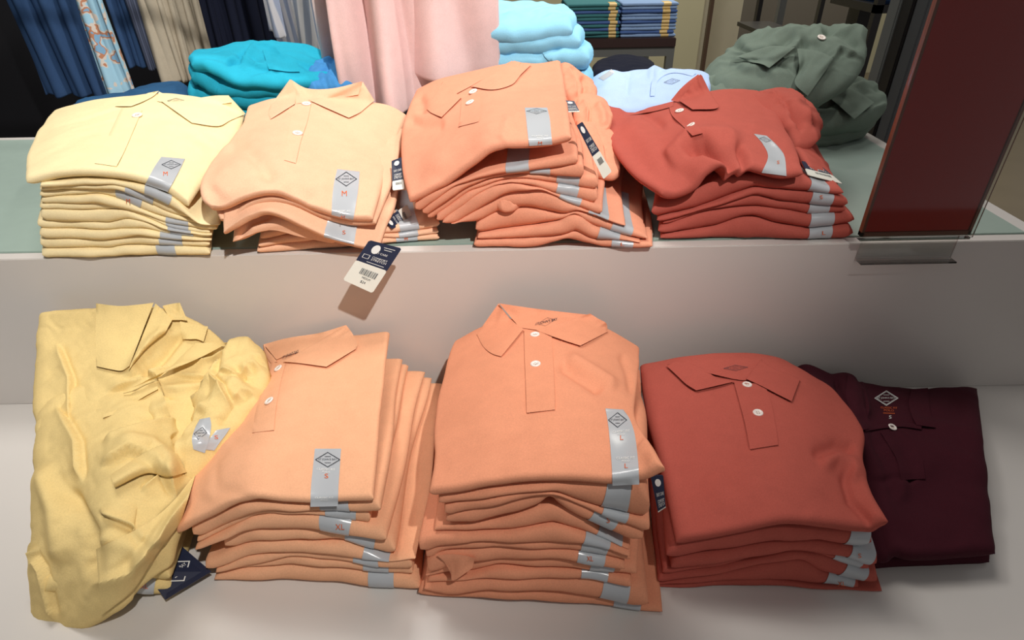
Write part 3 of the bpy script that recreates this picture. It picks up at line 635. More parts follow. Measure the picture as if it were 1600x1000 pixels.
# ------------------------------------------------------------------ upper shelf, coral pile
GC = 'coral polo shirts in the middle pile on the upper shelf'
st = Stack((740, 387), (1022, 388), ZU, 0.31, [
 [(640,325),(672,300),(700,290),(750,270),(782,262),(806,258),(850,250),(885,244),(900,240)],
 [(640,338),(680,312),(712,290),(750,277),(787,270),(825,266),(867,262),(915,254)],
 [(650,348),(690,318),(725,295),(765,280),(795,275),(820,272),(870,275),(936,279)],
 [(660,352),(700,325),(735,300),(775,285),(795,281),(820,280),(870,289),(936,300)],
 [(672,358),(710,332),(750,303),(775,290),(800,284),(835,292),(880,306),(945,323)],
 [(690,362),(725,340),(760,318),(790,302),(850,296),(880,313),(915,328),(975,350)],
 [(743,350),(780,330),(820,324),(870,333),(885,335),(900,328),(930,338),(965,352),(1015,372)],
 [(743,367),(790,361),(850,352),(880,345),(898,333),(920,352),(960,366),(1000,377)],
 [(743,375),(820,373),(885,366),(900,359),(930,374),(1004,379)],
 [(737,386),(840,386),(885,373),(905,378),(950,388),(1022,389)]], (0.145, 0.155), 31)
run_stack(st, [
 dict(e=(640,903,690,887), s=(790,826), d=-.004), dict(e=(652,915,690,893), s=(829,861)), dict(e=(664,937,700,915), s=(871,906), d=.003, t=('S', 885, 890, 266, 271)),
 dict(e=(676,937,705,926), s=(871,905)), dict(e=(690,946,710,942), s=(877,910), d=-.002), dict(e=(700,978,715,975), s=(916,948), t=('L', 928, 933, 331, 337)),
 dict(e=(743,1016,770,1000), s=(955,988), d=.002), dict(e=(743,1001,770,988), s=(932,966), d=-.003), dict(e=(738,1023,765,1004), s=(957,991), t=('L', 970, 976, 379, 384), d=-.002)],
 COR2, 'soft coral', 'the upper middle pile', GC)
t = st.top([(641,316),(667,303),(702,280),(738,254),(765,234),(790,230),(825,226),(862,222),(893,214)], [(652,144),(690,127),(750,113),(800,103),(840,104),(876,97)],
 [(631,275),(628,220),(636,182)], [(889,180),(882,132),(878,110)], th=0.013, r=.008, dyf=-.006, D=.30, seed=33, dome=.003,
 feats=[('ridge',[(660,290),(700,240),(760,205),(880,180)],16,.004),('valley',[(680,300),(720,255),(790,225)],14,.003),('valley',[(636,190),(660,200),(700,200)],9,.007),('ridge',[(700,215),(760,190),(830,160),(890,160)],12,.002),('ridge',[(782,228),(790,215),(800,190)],9,.003),
        ('valley',[(655,155),(662,165),(660,185)],8,.006)])
root = top_thing(t, COR2, 'coral folded polo shirt with glossy size strip on top of the middle upper pile', GC)
collar(t, root, COR2, ([(692,127),(730,116),(770,108),(800,95)], [(712,147),(735,135),(765,120),(815,112)]),
 [([(692,127),(702,136),(712,145),(721,152)], [(667,170),(672,175),(680,179),(690,183)], .005, .004), ([(803,95),(812,97),(820,99),(830,101)], [(736,135),(770,140),(800,132),(812,118)], .004, .006)],
 ([(721,155),(720,170),(719,185),(716,198)], [(748,142),(752,160),(750,180),(748,190)]), [(740,145), (735,162)], None, .007)
s = strip(t, root, ([(820,168),(822,185),(824,205),(827,228)], [(855,168),(859,185),(861,205),(863,226)]))
strip_marks(t, s, [(822,178),(855,178),(855,169),(822,169)], ('M', [(841,226),(847,226),(847,221),(841,221)]), [(831,216),(857,216),(857,211),(831,211)])
card('hang_tag', root, [(901,196),(910,190),(956,268),(943,280)], [.03,.03,.0,.0], .58, False)
card('hang_tag', root, [(882,157),(897,158),(906,175),(885,176)], [.12,.12,.11,.11], .9, False)
for lab, f_, b_, l_, r_, ft, sd in [
 ('soft coral sleeve bunched behind the top shirt of the upper middle pile', [(880,150,.26),(895,165,.25),(915,172,.25),(928,168,.26)], [(874,100,.33),(888,104,.33),(905,118,.33),(926,132,.33)], [(876,125,.3)], [(932,148,.3)], [('fold',[(886,108),(896,130),(900,160)],6,.010),('valley',[(905,122),(912,140),(910,165)],4,.007)], 35),
 ('soft coral sleeve pushed against the red upper pile', [(898,205,.19),(918,215,.18),(940,212,.18),(952,205,.19)], [(900,150,.28),(918,150,.28),(935,156,.28),(946,166,.28)], [(896,178,.23)], [(955,185,.23)], [('fold',[(912,160),(920,180),(918,208)],6,.010),('ridge',[(930,165),(940,185),(942,205)],5,.006)], 36),
 ('soft coral shirt side with crinkled edge behind the long hang tag', [(905,262,.10),(930,275,.09),(955,282,.09),(968,275,.10)], [(900,190,.2),(920,195,.2),(940,200,.2),(955,208,.2)], [(900,225,.15)], [(966,240,.15)], [('fold',[(925,200),(940,235),(945,275)],6,.008)], 37)]:
    f3, b3 = np.array([at_y(*q) for q in f_]), np.array([at_y(*q) for q in b_])
    t = coons(f3, b3, np.array([f3[0], at_y(*l_[0]), b3[0]]), np.array([f3[-1], at_y(*r_[0]), b3[-1]]), .016, .007, ft, ((.0015,.04),), .004, sd)
    top_thing(t, COR2, lab, GC, 40, 40)
f3, b3 = np.array([at_y(774,322,.01), at_y(785,331,.005), at_y(800,331,.005), at_y(812,322,.01)]), np.array([at_y(775,300,.04), at_y(790,294,.05), at_y(805,296,.05), at_y(815,304,.04)])
t = coons(f3, b3, np.array([f3[0], at_y(768,312,.02), b3[0]]), np.array([f3[-1], at_y(818,312,.02), b3[-1]]), .014, .006, [('fold',[(778,308),(795,306),(808,312)],5,.006),('fold',[(776,318),(792,316),(806,322)],4,.005)], ((.001,.02),), .003, 38)
top_thing(t, COR2, 'small soft coral sleeve end poking out low in the upper middle pile', GC, 30, 30)
card('hang_tag', UPL[0][0], [(612,252),(628,246),(632,296),(614,298)], [.10,.10,.05,.05], .70, False)
card('hang_tag', UPL[1][0], [(600,344),(628,322),(646,338),(622,352)][0:1] + [(612,358),(646,344),(636,320)], [.03,.02,.06,.06], .60, False)
# ------------------------------------------------------------------ upper shelf, red pile
GR = 'brick red polo shirts in the right pile on the upper shelf'
st = Stack((1035, 375), (1340, 375), ZU, 0.30, [
 [(1022,320),(1060,314),(1100,296),(1140,278),(1180,275),(1220,283),(1257,280),(1300,296)],
 [(1026,342),(1080,330),(1122,316),(1180,293),(1200,297),(1265,301),(1325,311)],
 [(1035,348),(1080,335),(1122,322),(1180,304),(1215,314),(1260,320),(1330,325)],
 [(1045,353),(1100,332),(1140,325),(1190,323),(1265,337),(1327,335)],
 [(1036,366),(1075,362),(1115,356),(1160,341),(1180,339),(1215,350),(1265,358),(1337,351)],
 [(1035,376),(1115,377),(1265,378),(1340,375)]], (0.09, 0.08), 41)
run_stack(st, [
 dict(e=(1022,1327,1040,1240), s=(1265,1298), d=.002), dict(e=(1030,1331,1045,1245), s=(1266,1300), t=('S', 1281, 1286, 305, 311)), dict(e=(1040,1329,1045,1245), s=(1265,1298), d=.003),
 dict(e=(1034,1339,1045,1248), s=(1266,1303)), dict(e=(1034,1342,1042,1250), s=(1268,1305), t=('L', 1285, 1290, 361, 367), d=-.002)],
 RED, 'brick red', 'the upper right pile', GR)
t = st.top([(1034,303),(1058,307),(1086,296),(1105,272),(1135,256),(1165,262),(1190,269),(1222,276),(1255,272)], [(945,166),(960,172),(1000,176),(1050,165),(1100,150),(1140,144),(1187,146)],
 [(990,275),(958,235),(944,195)], [(1241,232),(1222,195),(1205,165)], th=0.014, r=.009, dyf=-.012, D=.29, seed=43, dome=.008,
 feats=[('valley',[(1066,243),(1100,236),(1140,250),(1160,264)],7,.022),('ridge',[(1040,270),(1080,222),(1130,222),(1160,235)],13,.014),('valley',[(1148,232),(1160,250),(1165,268)],5,.012),('ridge',[(975,190),(1010,230),(1040,280)],20,.007),
        ('valley',[(965,175),(1000,180),(1025,195),(1045,210)],7,.006),('ridge',[(1160,200),(1200,210),(1235,250)],14,.003),('valley',[(1045,190),(1070,200),(1090,215)],6,.005)])
root = top_thing(t, RED, 'brick red crumpled polo shirt with raised collar on top of the right upper pile', GR)
collar(t, root, RED, ([(1091,116),(1075,128),(1062,140),(1048,157)], [(1096,122),(1084,136),(1072,150),(1062,160)]),
 [([(1094,116),(1082,131),(1070,146),(1061,157)], [(1097,118),(1110,145),(1122,168),(1082,171)], .020, .014, .004), ([(1052,158),(1030,164),(1010,170),(985,178)], [(1052,166),(1030,172),(1010,176),(985,180)], .008, .006)],
 ([(1045,165),(1050,180),(1065,195),(1082,212)], [(1078,170),(1082,180),(1090,195),(1098,208)]), [(1062,175), (1080,198)], None, .007)
s = strip(t, root, ([(1178,209),(1192,225),(1200,245),(1190,270)], [(1198,212),(1215,228),(1226,245),(1229,275)]))
strip_marks(t, s, [(1188,220),(1206,224),(1204,215),(1184,212)], ('S', [(1214,256),(1218,256),(1218,251),(1214,251)]))
# loose sleeve of the same pile
t = coons(np.array([at_y(1238,234,0.12), at_y(1250,238,0.12), at_y(1262,234,0.13), at_y(1270,221,0.15)]), np.array([at_y(1160,162,0.27), at_y(1192,149,0.31), at_y(1225,148,0.32), at_y(1250,166,0.31)]),
 np.array([at_y(1238,234,0.12), at_y(1225,206,0.16), at_y(1190,178,0.22), at_y(1160,162,0.27)]), np.array([at_y(1270,221,0.15), at_y(1279,201,0.19), at_y(1270,184,0.26), at_y(1250,166,0.31)]), .022, .010,
 [('fold',[(1192,150),(1225,175),(1247,215)],7,.012),('fold',[(1222,146),(1252,168),(1268,208)],7,.010),('ridge',[(1200,152),(1235,170),(1262,200)],8,.006),('valley',[(1205,165),(1235,190),(1250,215)],6,.006),('valley',[(1245,165),(1262,185),(1265,210)],4,.004)], ((.002,.05),), .01, 47)
root = top_thing(t, RED, 'brick red bunched shirt behind the crumpled top shirt of the right upper pile', GR, 50, 40)
t = coons(np.array([at_y(1262,262,.06), at_y(1285,285,.05), at_y(1310,300,.04)]), np.array([at_y(1225,205,.2), at_y(1250,215,.2), at_y(1268,222,.2)]),
 np.array([at_y(1262,262,.06), at_y(1240,232,.12), at_y(1225,205,.2)]), np.array([at_y(1310,300,.04), at_y(1290,262,.12), at_y(1268,222,.2)]), .012, .006, None, ((.001,.05),), .004, 48)
root = top_thing(t, RED, 'brick red shirt with a navy hang tag, pinned under the crumpled red shirt', GR, 40, 30)
card('hang_tag', root, [(1252,252),(1262,275),(1312,286),(1282,260)][0:1] + [(1280,258),(1316,288),(1262,274)], [.07,.09,.05,.03], .55, False)
# ------------------------------------------------------------------ upper shelf, yellow pile
GY = 'pale yellow polo shirts in the pile on the upper shelf'
st = Stack((60, 404), (322, 400), ZU, 0.30, [
 [(60,285),(120,280),(173,281),(227,290),(265,305),(298,332),(330,360)],
 [(60,292),(120,289),(173,288),(200,293),(240,307),(262,317),(300,337),(330,364)],
 [(60,300),(130,296),(185,297),(205,305),(235,320),(270,336),(325,350)],
 [(60,310),(150,305),(190,315),(230,333),(262,343),(320,352)],
 [(60,320),(150,318),(190,326),(230,338),(260,350),(315,360)],
 [(60,328),(160,330),(190,327),(225,342),(262,356),(315,367)],
 [(60,345),(165,350),(195,343),(230,348),(262,360),(318,368)],
 [(60,358),(165,362),(190,359),(225,358),(262,367),(320,374)],
 [(60,372),(165,376),(190,373),(215,367),(262,374),(320,377)],
 [(60,390),(170,390),(190,385),(245,384),(320,388)],
 [(60,404),(173,403),(200,399),(215,400),(322,400)]], (0.10, 0.075), 51)
run_stack(st, [
 dict(e=(60,322,95,372), s=(228,262), d=-.004), dict(e=(60,300,95,365), s=(202,238)), dict(e=(60,325,95,365), s=(184,219), t=('M', 197, 203, 311, 318), d=.003), dict(e=(60,322,95,365), s=(250,283)),
 dict(e=(60,316,95,362), s=(255,288), d=.003), dict(e=(60,318,95,362), s=(256,290)), dict(e=(60,320,95,360), s=(262,296), d=.002), dict(e=(60,321,95,360), s=(246,278), d=-.002),
 dict(e=(60,322,95,358), s=(246,280), d=.001), dict(e=(60,323,95,357), s=(240,270), d=-.003)],
 YEL, 'pale yellow', 'the upper yellow pile', GY)
t = st.top([(42,285),(100,272),(173,273),(227,284),(262,297),(295,322)], [(85,178),(130,164),(190,156),(250,150),(320,158),(383,180)],
 [(45,250),(58,215),(72,195)], [(311,298),(348,247),(372,215)], th=0.013, r=.008, D=.30, seed=53, dome=.004, feats=[('ridge',[(280,180),(320,220),(345,240)],8,.001),('ridge',[(240,175),(300,230),(330,250)],10,.0015)])
root = top_thing(t, YEL, 'pale yellow folded polo shirt with size M strip on top of the yellow upper pile', GY)
collar(t, root, YEL, ([(248,143),(275,153),(320,152),(356,149)], [(246,158),(270,163),(320,166),(362,160)]),
 [([(248,142),(240,150),(225,158),(205,166)], [(232,145),(215,152),(198,158),(180,166)], .005, .003), ([(357,149),(330,150),(280,158),(252,158)], [(384,178),(360,188),(340,197),(300,192)], .006, .004)],
 ([(190,168),(175,200),(160,230),(148,255)], [(222,172),(210,200),(195,235),(182,260)]), [(215,182)], None, .0075)
decal('printed_logo', t.bvh, [(262,162),(292,162),(290,153),(260,153)], logo_geo(), INK, root, .0085)
s = strip(t, root, ([(252,245),(243,258),(235,272),(227,288)], [(289,248),(281,265),(273,280),(262,300)]))
strip_marks(t, s, [(252,264),(283,264),(283,250),(252,250)], ('M', [(255,274),(262,274),(262,268),(255,268)]))
def Ys(pts): return np.array([at_y(p[0], p[1], p[2]) for p in pts])
def patch(m, label, group, front, back, left, right, th=.02, r=.009, feats=None, wr=((.0012,.1),), dome=0.0, seed=1, nu=70, nv=50, name='folded_polo_shirt', parent=None, part=None):
    """all outlines as (frame x, frame y, depth)"""
    dz = np.array([0, 0, -.38 * th if th >= .02 else 0.0]); f, b = Ys(front), Ys(back); L = np.array([f[0], *[at_y(*p) for p in left], b[0]]); R_ = np.array([f[-1], *[at_y(*p) for p in right], b[-1]])
    t = coons(f + dz, b + dz, L + dz, R_ + dz, th, r, feats, wr, dome, seed)
    if parent is not None: t.build(part, m, parent, nu, nv); return parent, t
    return top_thing(t, m, label, group, nu, nv, name), t
# ------------------------------------------------------------------ lower shelf, rumpled yellow heap
GH = 'rumpled yellow shirts on the lower shelf'
st = Stack((60, 962), (268, 934), ZL, 0.26, [
 [(60,915),(160,905),(215,890),(262,886)], [(60,938),(160,925),(210,910),(265,914)], [(60,962),(200,930),(268,934)]], (.05,.05), 61)
run_stack(st, [dict(e=(60,262,110,330)), dict(e=(60,268,110,335), s=(205,240), t=('XXL', 212, 231, 913, 920))], YEL2, 'butter yellow', 'the rumpled lower yellow heap', GH, first=4)
r3, t3 = patch(YEL2, 'butter yellow rumpled shirt draped down the front of the lower left heap', GH,
 [(50,990,-.38),(120,978,-.385),(172,950,-.39),(200,922,-.375),(226,893,-.36),(262,862,-.34)], [(60,600,-.13),(173,600,-.13),(250,610,-.13),(310,640,-.14),(360,668,-.16)],
 [(50,860,-.33),(52,720,-.24)], [(280,815,-.32),(300,758,-.27),(330,705,-.2)], .03, .014,
 [('fold',[(160,905),(205,870),(245,830),(275,790),(292,762)],12,.014),('fold',[(185,880),(225,845),(262,800)],8,.009),('fold',[(262,838),(235,842),(205,828),(172,798)],10,.014),('ridge',[(175,830),(215,855),(240,850)],12,.008),
  ('fold',[(268,790),(252,765),(232,735),(205,722),(172,740)],12,.014),('ridge',[(190,705),(228,712),(255,735),(262,775)],11,.010),('fold',[(215,775),(238,755),(252,735)],7,.010),('fold',[(172,700),(200,690),(240,672),(272,668)],12,.012),('valley',[(262,690),(270,705),(268,720)],5,.014),
  ('valley',[(120,760),(160,830),(165,900)],12,.012),('ridge',[(80,730),(110,800),(120,880)],16,.012),('fold',[(60,840),(90,880),(110,960)],12,.010),('fold',[(100,640),(140,700),(150,760)],14,.012)], ((.002,.09),(.0007,.03)), .03, 63, 150, 160)
r1, t1 = patch(YEL2, 'butter yellow rumpled polo shirt with open collar on top of the lower left heap', GH,
 [(55,690,-.22),(120,700,-.225),(173,690,-.22),(225,705,-.22),(270,695,-.22),(300,690,-.21)], [(60,480,-.02),(120,478,-.02),(173,474,-.02),(235,474,-.02),(290,490,-.02),(350,530,-.03)],
 [(50,620,-.15),(55,540,-.07)], [(330,640,-.15),(352,590,-.09),(360,560,-.05)], .028, .013,
 [('ridge',[(200,605),(235,555),(272,515)],9,.014),('valley',[(225,605),(262,565),(290,525)],7,.010),('fold',[(190,614),(250,592),(320,572),(355,545)],10,.016),('fold',[(268,640),(262,615),(255,602),(235,598),(173,625)],12,.012),
  ('fold',[(348,560),(345,590),(335,604),(300,602),(278,600)],8,.010),('ridge',[(262,620),(300,615),(340,606)],6,.006),('fold',[(185,700),(212,668),(245,645),(290,632)],9,.014),('fold',[(200,690),(235,668),(270,660)],7,.010),('valley',[(185,640),(225,650),(255,680)],8,.009),
  ('fold',[(100,540),(125,600),(125,680)],14,.010)], ((.0018,.08),(.0007,.03)), .012, 65, 150, 140)
collar(t1, r1, YEL2, None,
 [([(150,474),(185,478),(215,476),(240,473)], [(150,572),(173,577),(190,579),(202,572)], .012, .008, .004), ([(243,474),(255,485),(262,492),(269,500)], [(201,578),(225,548),(245,530),(258,520)], .010, .006, .003),
  ([(254,478),(262,476),(272,474),(281,473)], [(266,500),(275,500),(284,500),(293,501)], .006, .006), ([(281,502),(295,505),(310,508),(325,510)], [(285,530),(296,530),(308,530),(318,534)], .008, .006),
  ([(358,535),(310,560),(250,585),(192,612)], [(305,536),(290,550),(268,572),(250,588)], .016, .006, .004)])
r2, t2 = patch(YEL2, 'butter yellow bunched shirt with grey size strip leaning on the lower peach pile', GH,
 [(272,745,-.27),(285,758,-.275),(297,757,-.275),(306,748,-.27)], [(325,560,-.10),(352,536,-.06),(385,526,-.05),(410,535,-.06)],
 [(266,720,-.25),(290,680,-.21),(300,640,-.17),(305,600,-.13)], [(345,695,-.23),(380,655,-.19),(408,618,-.15),(420,590,-.12),(417,560,-.09)], .05, .024,
 [('fold',[(300,650),(318,618),(345,600),(362,620),(366,655)],9,.014),('fold',[(290,745),(300,700),(318,668),(345,640)],9,.012),('fold',[(415,560),(398,585),(378,600),(352,596)],8,.012),('fold',[(408,600),(392,622),(366,640)],7,.010),('valley',[(262,655),(300,625),(335,612)],6,.010),('valley',[(372,585),(392,610),(395,580)],7,.012),('ridge',[(350,560),(375,545),(400,545)],10,.008),('valley',[(345,600),(352,560),(370,550)],6,.010),
  ('valley',[(275,700),(300,690),(320,660)],5,.012),('ridge',[(280,730),(300,715),(335,695)],8,.008),('ridge',[(330,665),(350,640),(385,600)],8,.008),('valley',[(345,680),(365,650),(395,620)],5,.007)], ((.0018,.06),(.0007,.025)), .022, 67, 110, 150)
s = strip(t2, r2, ([(312,655),(305,668),(300,685),(302,702)], [(328,652),(330,665),(327,685),(320,708)])); strip_marks(t2, s, [(299,688),(320,686),(327,666),(306,667)])
s = strip(t2, r2, ([(338,672),(330,682),(322,692),(316,702)], [(360,668),(352,680),(343,692),(335,704)])); letter_on(t2, s, 'S', 335, 341, 680, 686)
leaf('sleeve', t1.bvh, [(150,640),(185,628),(220,606),(248,594)], [(158,742),(200,722),(238,694),(266,650)], YEL2, r1, .004, .010, .003, 40, 20, bulge=.012)
leaf('sleeve_hem', t1.bvh, [(160,648),(190,637),(222,616),(246,603)], [(161,653),(191,642),(223,621),(247,608)], YEL2, r1, .019, .019, .001, 30, 3)
leaf('shirt_tail', t3.bvh, [(306,740),(262,792),(215,826),(150,858)], [(282,818),(243,868),(208,922),(158,962)], YEL2, r3, .004, .006, .004, 50, 24, bulge=.014)
leaf('rolled_side', t3.bvh, [(268,690),(240,700),(212,716),(172,742)], [(292,738),(262,745),(228,740),(180,762)], YEL2, r3, .003, .006, .003, 40, 14, bulge=.012)
def flat_card(name, root, q, m, logo=True, th=.0012):
    V = [np.array(p) for p in q]; n = np.cross(V[1] - V[0], V[3] - V[0]); n /= np.linalg.norm(n); n = n if n @ (CAM - V[0]) > 0 else -n
    o = link_mesh(name, V + [p - n * th for p in V], [(0, 1, 2, 3), (7, 6, 5, 4), (0, 4, 5, 1), (1, 5, 6, 2), (2, 6, 7, 3), (3, 7, 4, 0)], m, root, False)
    if logo:
        G, Fc = place_geo([(logo_geo(), .12, .15, .88, .85)]); s_, t_ = G[:, :1], G[:, 1:2]
        P = (V[0] * (1 - s_) + V[1] * s_) * (1 - t_) + (V[3] * (1 - s_) + V[2] * s_) * t_ + n * .0005
        link_mesh('printed_logo', list(P), Fc, WPR, o, False)
    return o
flat_card('hang_tag', r3, [at_z(258,937,ZL+.014), at_z(330,893,ZL+.02), at_z(280,850,ZL+.03), at_z(226,893,ZL+.03)], NAVYC)
# ------------------------------------------------------------------ lower shelf, maroon shirts
GM = 'maroon polo shirts at the right end of the lower shelf'
zb = lambda x, y, h: tuple([x, y, float(at_z(x, y, ZL + h)[1])])
patch(MAR, 'dark maroon folded shirt lowest at the right end of the lower shelf', GM, [zb(1360,882,.012),zb(1400,878,.012),zb(1450,876,.012),zb(1550,872,.012)], [zb(1290,640,.04),zb(1350,650,.04),zb(1420,655,.04),zb(1490,655,.04)],
 [zb(1320,740,.03)], [zb(1525,740,.03)], .022, .01, None, ((.002,.06),), 0, 71, 50, 40)
rm, tm = patch(MAR, 'dark maroon folded polo shirt with white neck print at the right shelf end', GM,
 [zb(1345,862,.045),zb(1385,872,.04),zb(1404,862,.045),zb(1440,866,.045),zb(1560,858,.045)], [(1245,578,-.02),(1262,568,-.02),(1296,582,-.02),(1325,582,-.02),(1345,596,-.02),(1411,605,-.02),(1480,606,-.02),(1530,600,-.02)],
 [zb(1310,760,.055),zb(1265,660,.07)], [zb(1548,760,.055),zb(1540,680,.065)], .024, .011,
 [('valley',[(1300,600),(1320,640),(1345,668)],6,.006),('ridge',[(1330,600),(1345,640),(1348,668)],8,.005),('valley',[(1382,678),(1405,700),(1418,740),(1415,770)],4,.005),('ridge',[(1370,700),(1400,745),(1400,800)],12,.005),('valley',[(1355,760),(1390,755),(1430,755)],6,.004)], ((.002,.08),), .006, 73, 80, 80)
collar(tm, rm, MAR, None, [([(1346,600),(1350,625),(1355,650),(1366,668)], [(1325,584),(1322,620),(1335,655),(1348,672)], .006, .004), ([(1424,608),(1420,630),(1425,650),(1432,664)], [(1450,606),(1452,630),(1455,650),(1462,668)], .006, .004),
   ([(1350,668),(1382,662),(1410,660),(1440,664)], [(1352,674),(1382,669),(1410,667),(1440,671)], .003, .003)], ([(1376,676),(1388,695),(1402,720),(1408,750)], [(1408,672),(1425,690),(1440,715),(1446,748)]), [(1393,669)], None, .0058)
decal('printed_logo', tm.bvh, [(1366,634),(1404,634),(1404,610),(1366,610)], logo_geo(True), WPR, rm, .0014)
decal('printed_lettering', tm.bvh, [(1376,647),(1402,648),(1402,636),(1376,635)], place_geo([(text_geo('CLASSIC FIT'),0,.75,1,1),(text_geo('POLO'),.2,.4,.8,.65),(rect_geo(0,0,1,1),.15,.12,.85,.2)]), ORG, rm, .0014)
decal('size_letter', tm.bvh, [(1389,654),(1393,654),(1393,649),(1389,649)], place_geo([(text_geo('S'),0,0,1,1)]), WPR, rm, .0014)
# extra tags between the piles
LCT = TOP_LC[0]
card('hang_tag', LCT, [(1016,742),(1036,742),(1040,792),(1028,800)], [-.33,-.33,-.34,-.34], .97, False)
flat_card('hang_tag', LCOR[4][0], Ys([(1000,896,-.33),(1020,890,-.33),(1020,856,-.30),(988,856,-.30)]), NAVYC)
# ------------------------------------------------------------------ upper shelf, second row
GT = 'turquoise knit shirts at the back of the upper shelf'
patch(TEAL, 'turquoise folded shirt at the bottom of the turquoise pile', GT, [(292,165,.36),(330,170,.36),(400,172,.36),(450,165,.36)], [(310,140,.50),(380,135,.50),(470,140,.50)], [(294,150,.42)], [(465,150,.42)], .03, .015, None, ((.003,.05),), 0, 81, 50, 30)
patch(TEAL, 'turquoise folded shirt with rolled left edge, second lowest of the turquoise pile', GT, [(294,148,.36),(325,150,.36),(377,156,.355),(430,150,.36),(470,145,.37)], [(310,112,.50),(390,110,.50),(500,120,.50)], [(292,130,.41)], [(505,130,.44)], .035, .017,
 [('fold',[(318,122),(326,145),(350,156),(400,154),(440,150)],7,.010),('ridge',[(320,125),(345,150),(400,155)],7,.006),('valley',[(350,140),(400,150),(440,140)],4,.006)], ((.003,.05),), .005, 82, 60, 36)
patch(TEAL, 'turquoise folded shirt with bunched left folds in the middle of the pile', GT, [(296,112,.355),(312,118,.35),(330,132,.35),(345,138,.35),(400,138,.35),(445,133,.36),(490,128,.38)], [(305,90,.50),(390,88,.50),(510,100,.50)], [(294,102,.42)], [(520,112,.44)], .03, .015,
 [('fold',[(298,106),(318,112),(336,124),(360,134)],5,.010),('valley',[(300,108),(322,112),(335,122)],3,.007),('ridge',[(315,120),(340,130),(400,132),(440,125)],5,.005)], ((.003,.05),), .006, 83, 60, 36)
rt, tt = patch(TEAL, 'turquoise folded shirt on top of the turquoise pile, upper shelf back', GT, [(297,92,.35),(320,98,.345),(340,108,.345),(365,124,.34),(400,127,.34),(447,127,.35),(500,118,.37)], [(305,79,.46),(345,74,.48),(385,64,.50),(447,64,.50),(492,72,.50),(532,94,.50)],
 [(293,86,.41)], [(525,112,.43)], .022, .011, [('fold',[(372,112),(388,92),(402,80),(440,72)],9,.010),('fold',[(447,126),(410,118),(375,104),(345,106)],8,.008),('fold',[(500,118),(470,112),(440,100),(424,80)],7,.008),('ridge',[(385,108),(400,85),(425,77)],5,.006),('valley',[(350,112),(385,95),(395,82),(430,75)],3,.006),('ridge',[(400,108),(440,118),(480,115)],6,.005),('valley',[(415,78),(425,95),(423,115)],3,.004),('valley',[(345,110),(375,105),(390,100),(430,120)],3,.004)], ((.002,.06),), .004, 84, 70, 50)
leaf('collar_leaf', tt.bvh, [(410,78),(425,82),(445,84),(463,92)], [(420,108),(435,110),(450,112),(468,112)], TEAL, rt, .004, .004)
patch(NAV, 'navy blue folded polo shirt half hidden behind the yellow upper pile', None, [(100,172,.34),(180,168,.34),(250,160,.34),(295,150,.36)], [(130,155,.48),(190,148,.48),(240,133,.48),(290,129,.49)], [(110,165,.4)], [(298,140,.42)], .05, .02, [('valley',[(180,165),(230,145),(290,138)],5,.005)], ((.002,.06),), .004, 85, 50, 30)
patch(BLU, 'small bright blue crumpled shirt beside the turquoise pile', None, [(478,135,.36),(500,138,.36),(540,134,.36),(556,130,.37)], [(490,105,.47),(505,97,.47),(520,98,.47),(545,102,.48)], [(480,118,.41)], [(558,115,.42)], .04, .018, [('ridge',[(490,115),(505,102),(525,110),(535,125)],5,.008),('valley',[(510,130),(520,112),(530,100)],4,.008)], ((.003,.03),), .01, 86, 40, 30)
# periwinkle
rp, tp = patch(PER, 'periwinkle blue folded polo shirt between coral and red upper piles', None, [(915,178,.34),(965,176,.34),(1010,172,.34),(1060,165,.35),(1105,150,.37)], [(925,128,.47),(950,107,.49),(975,111,.49),(1035,104,.49),(1085,107,.49),(1104,117,.49)],
 [(915,150,.41)], [(1110,135,.42)], .035, .015, [('ridge',[(1015,148),(1020,120),(1035,110),(1060,108),(1090,116)],4,.008),('valley',[(978,165),(980,140),(985,122)],3,.003),('valley',[(1024,145),(1028,122),(1045,115),(1075,116)],4,.005)], ((.0015,.08),), .004, 87, 60, 40)
strip(tp, rp, ([(935,122),(942,117),(950,112),(955,108)], [(943,126),(950,121),(957,116),(960,112)]))
leaf('neckband', tp.bvh, [(1016,150),(1020,124),(1038,111),(1062,109),(1088,114)], [(1023,150),(1027,128),(1042,116),(1060,114),(1082,119)], PER, rp, .004, .001, .002, 24, 5)
decal('printed_logo', tp.bvh, [(1036,133),(1064,130),(1062,121),(1038,124)], logo_geo(), INK, rp, .002)
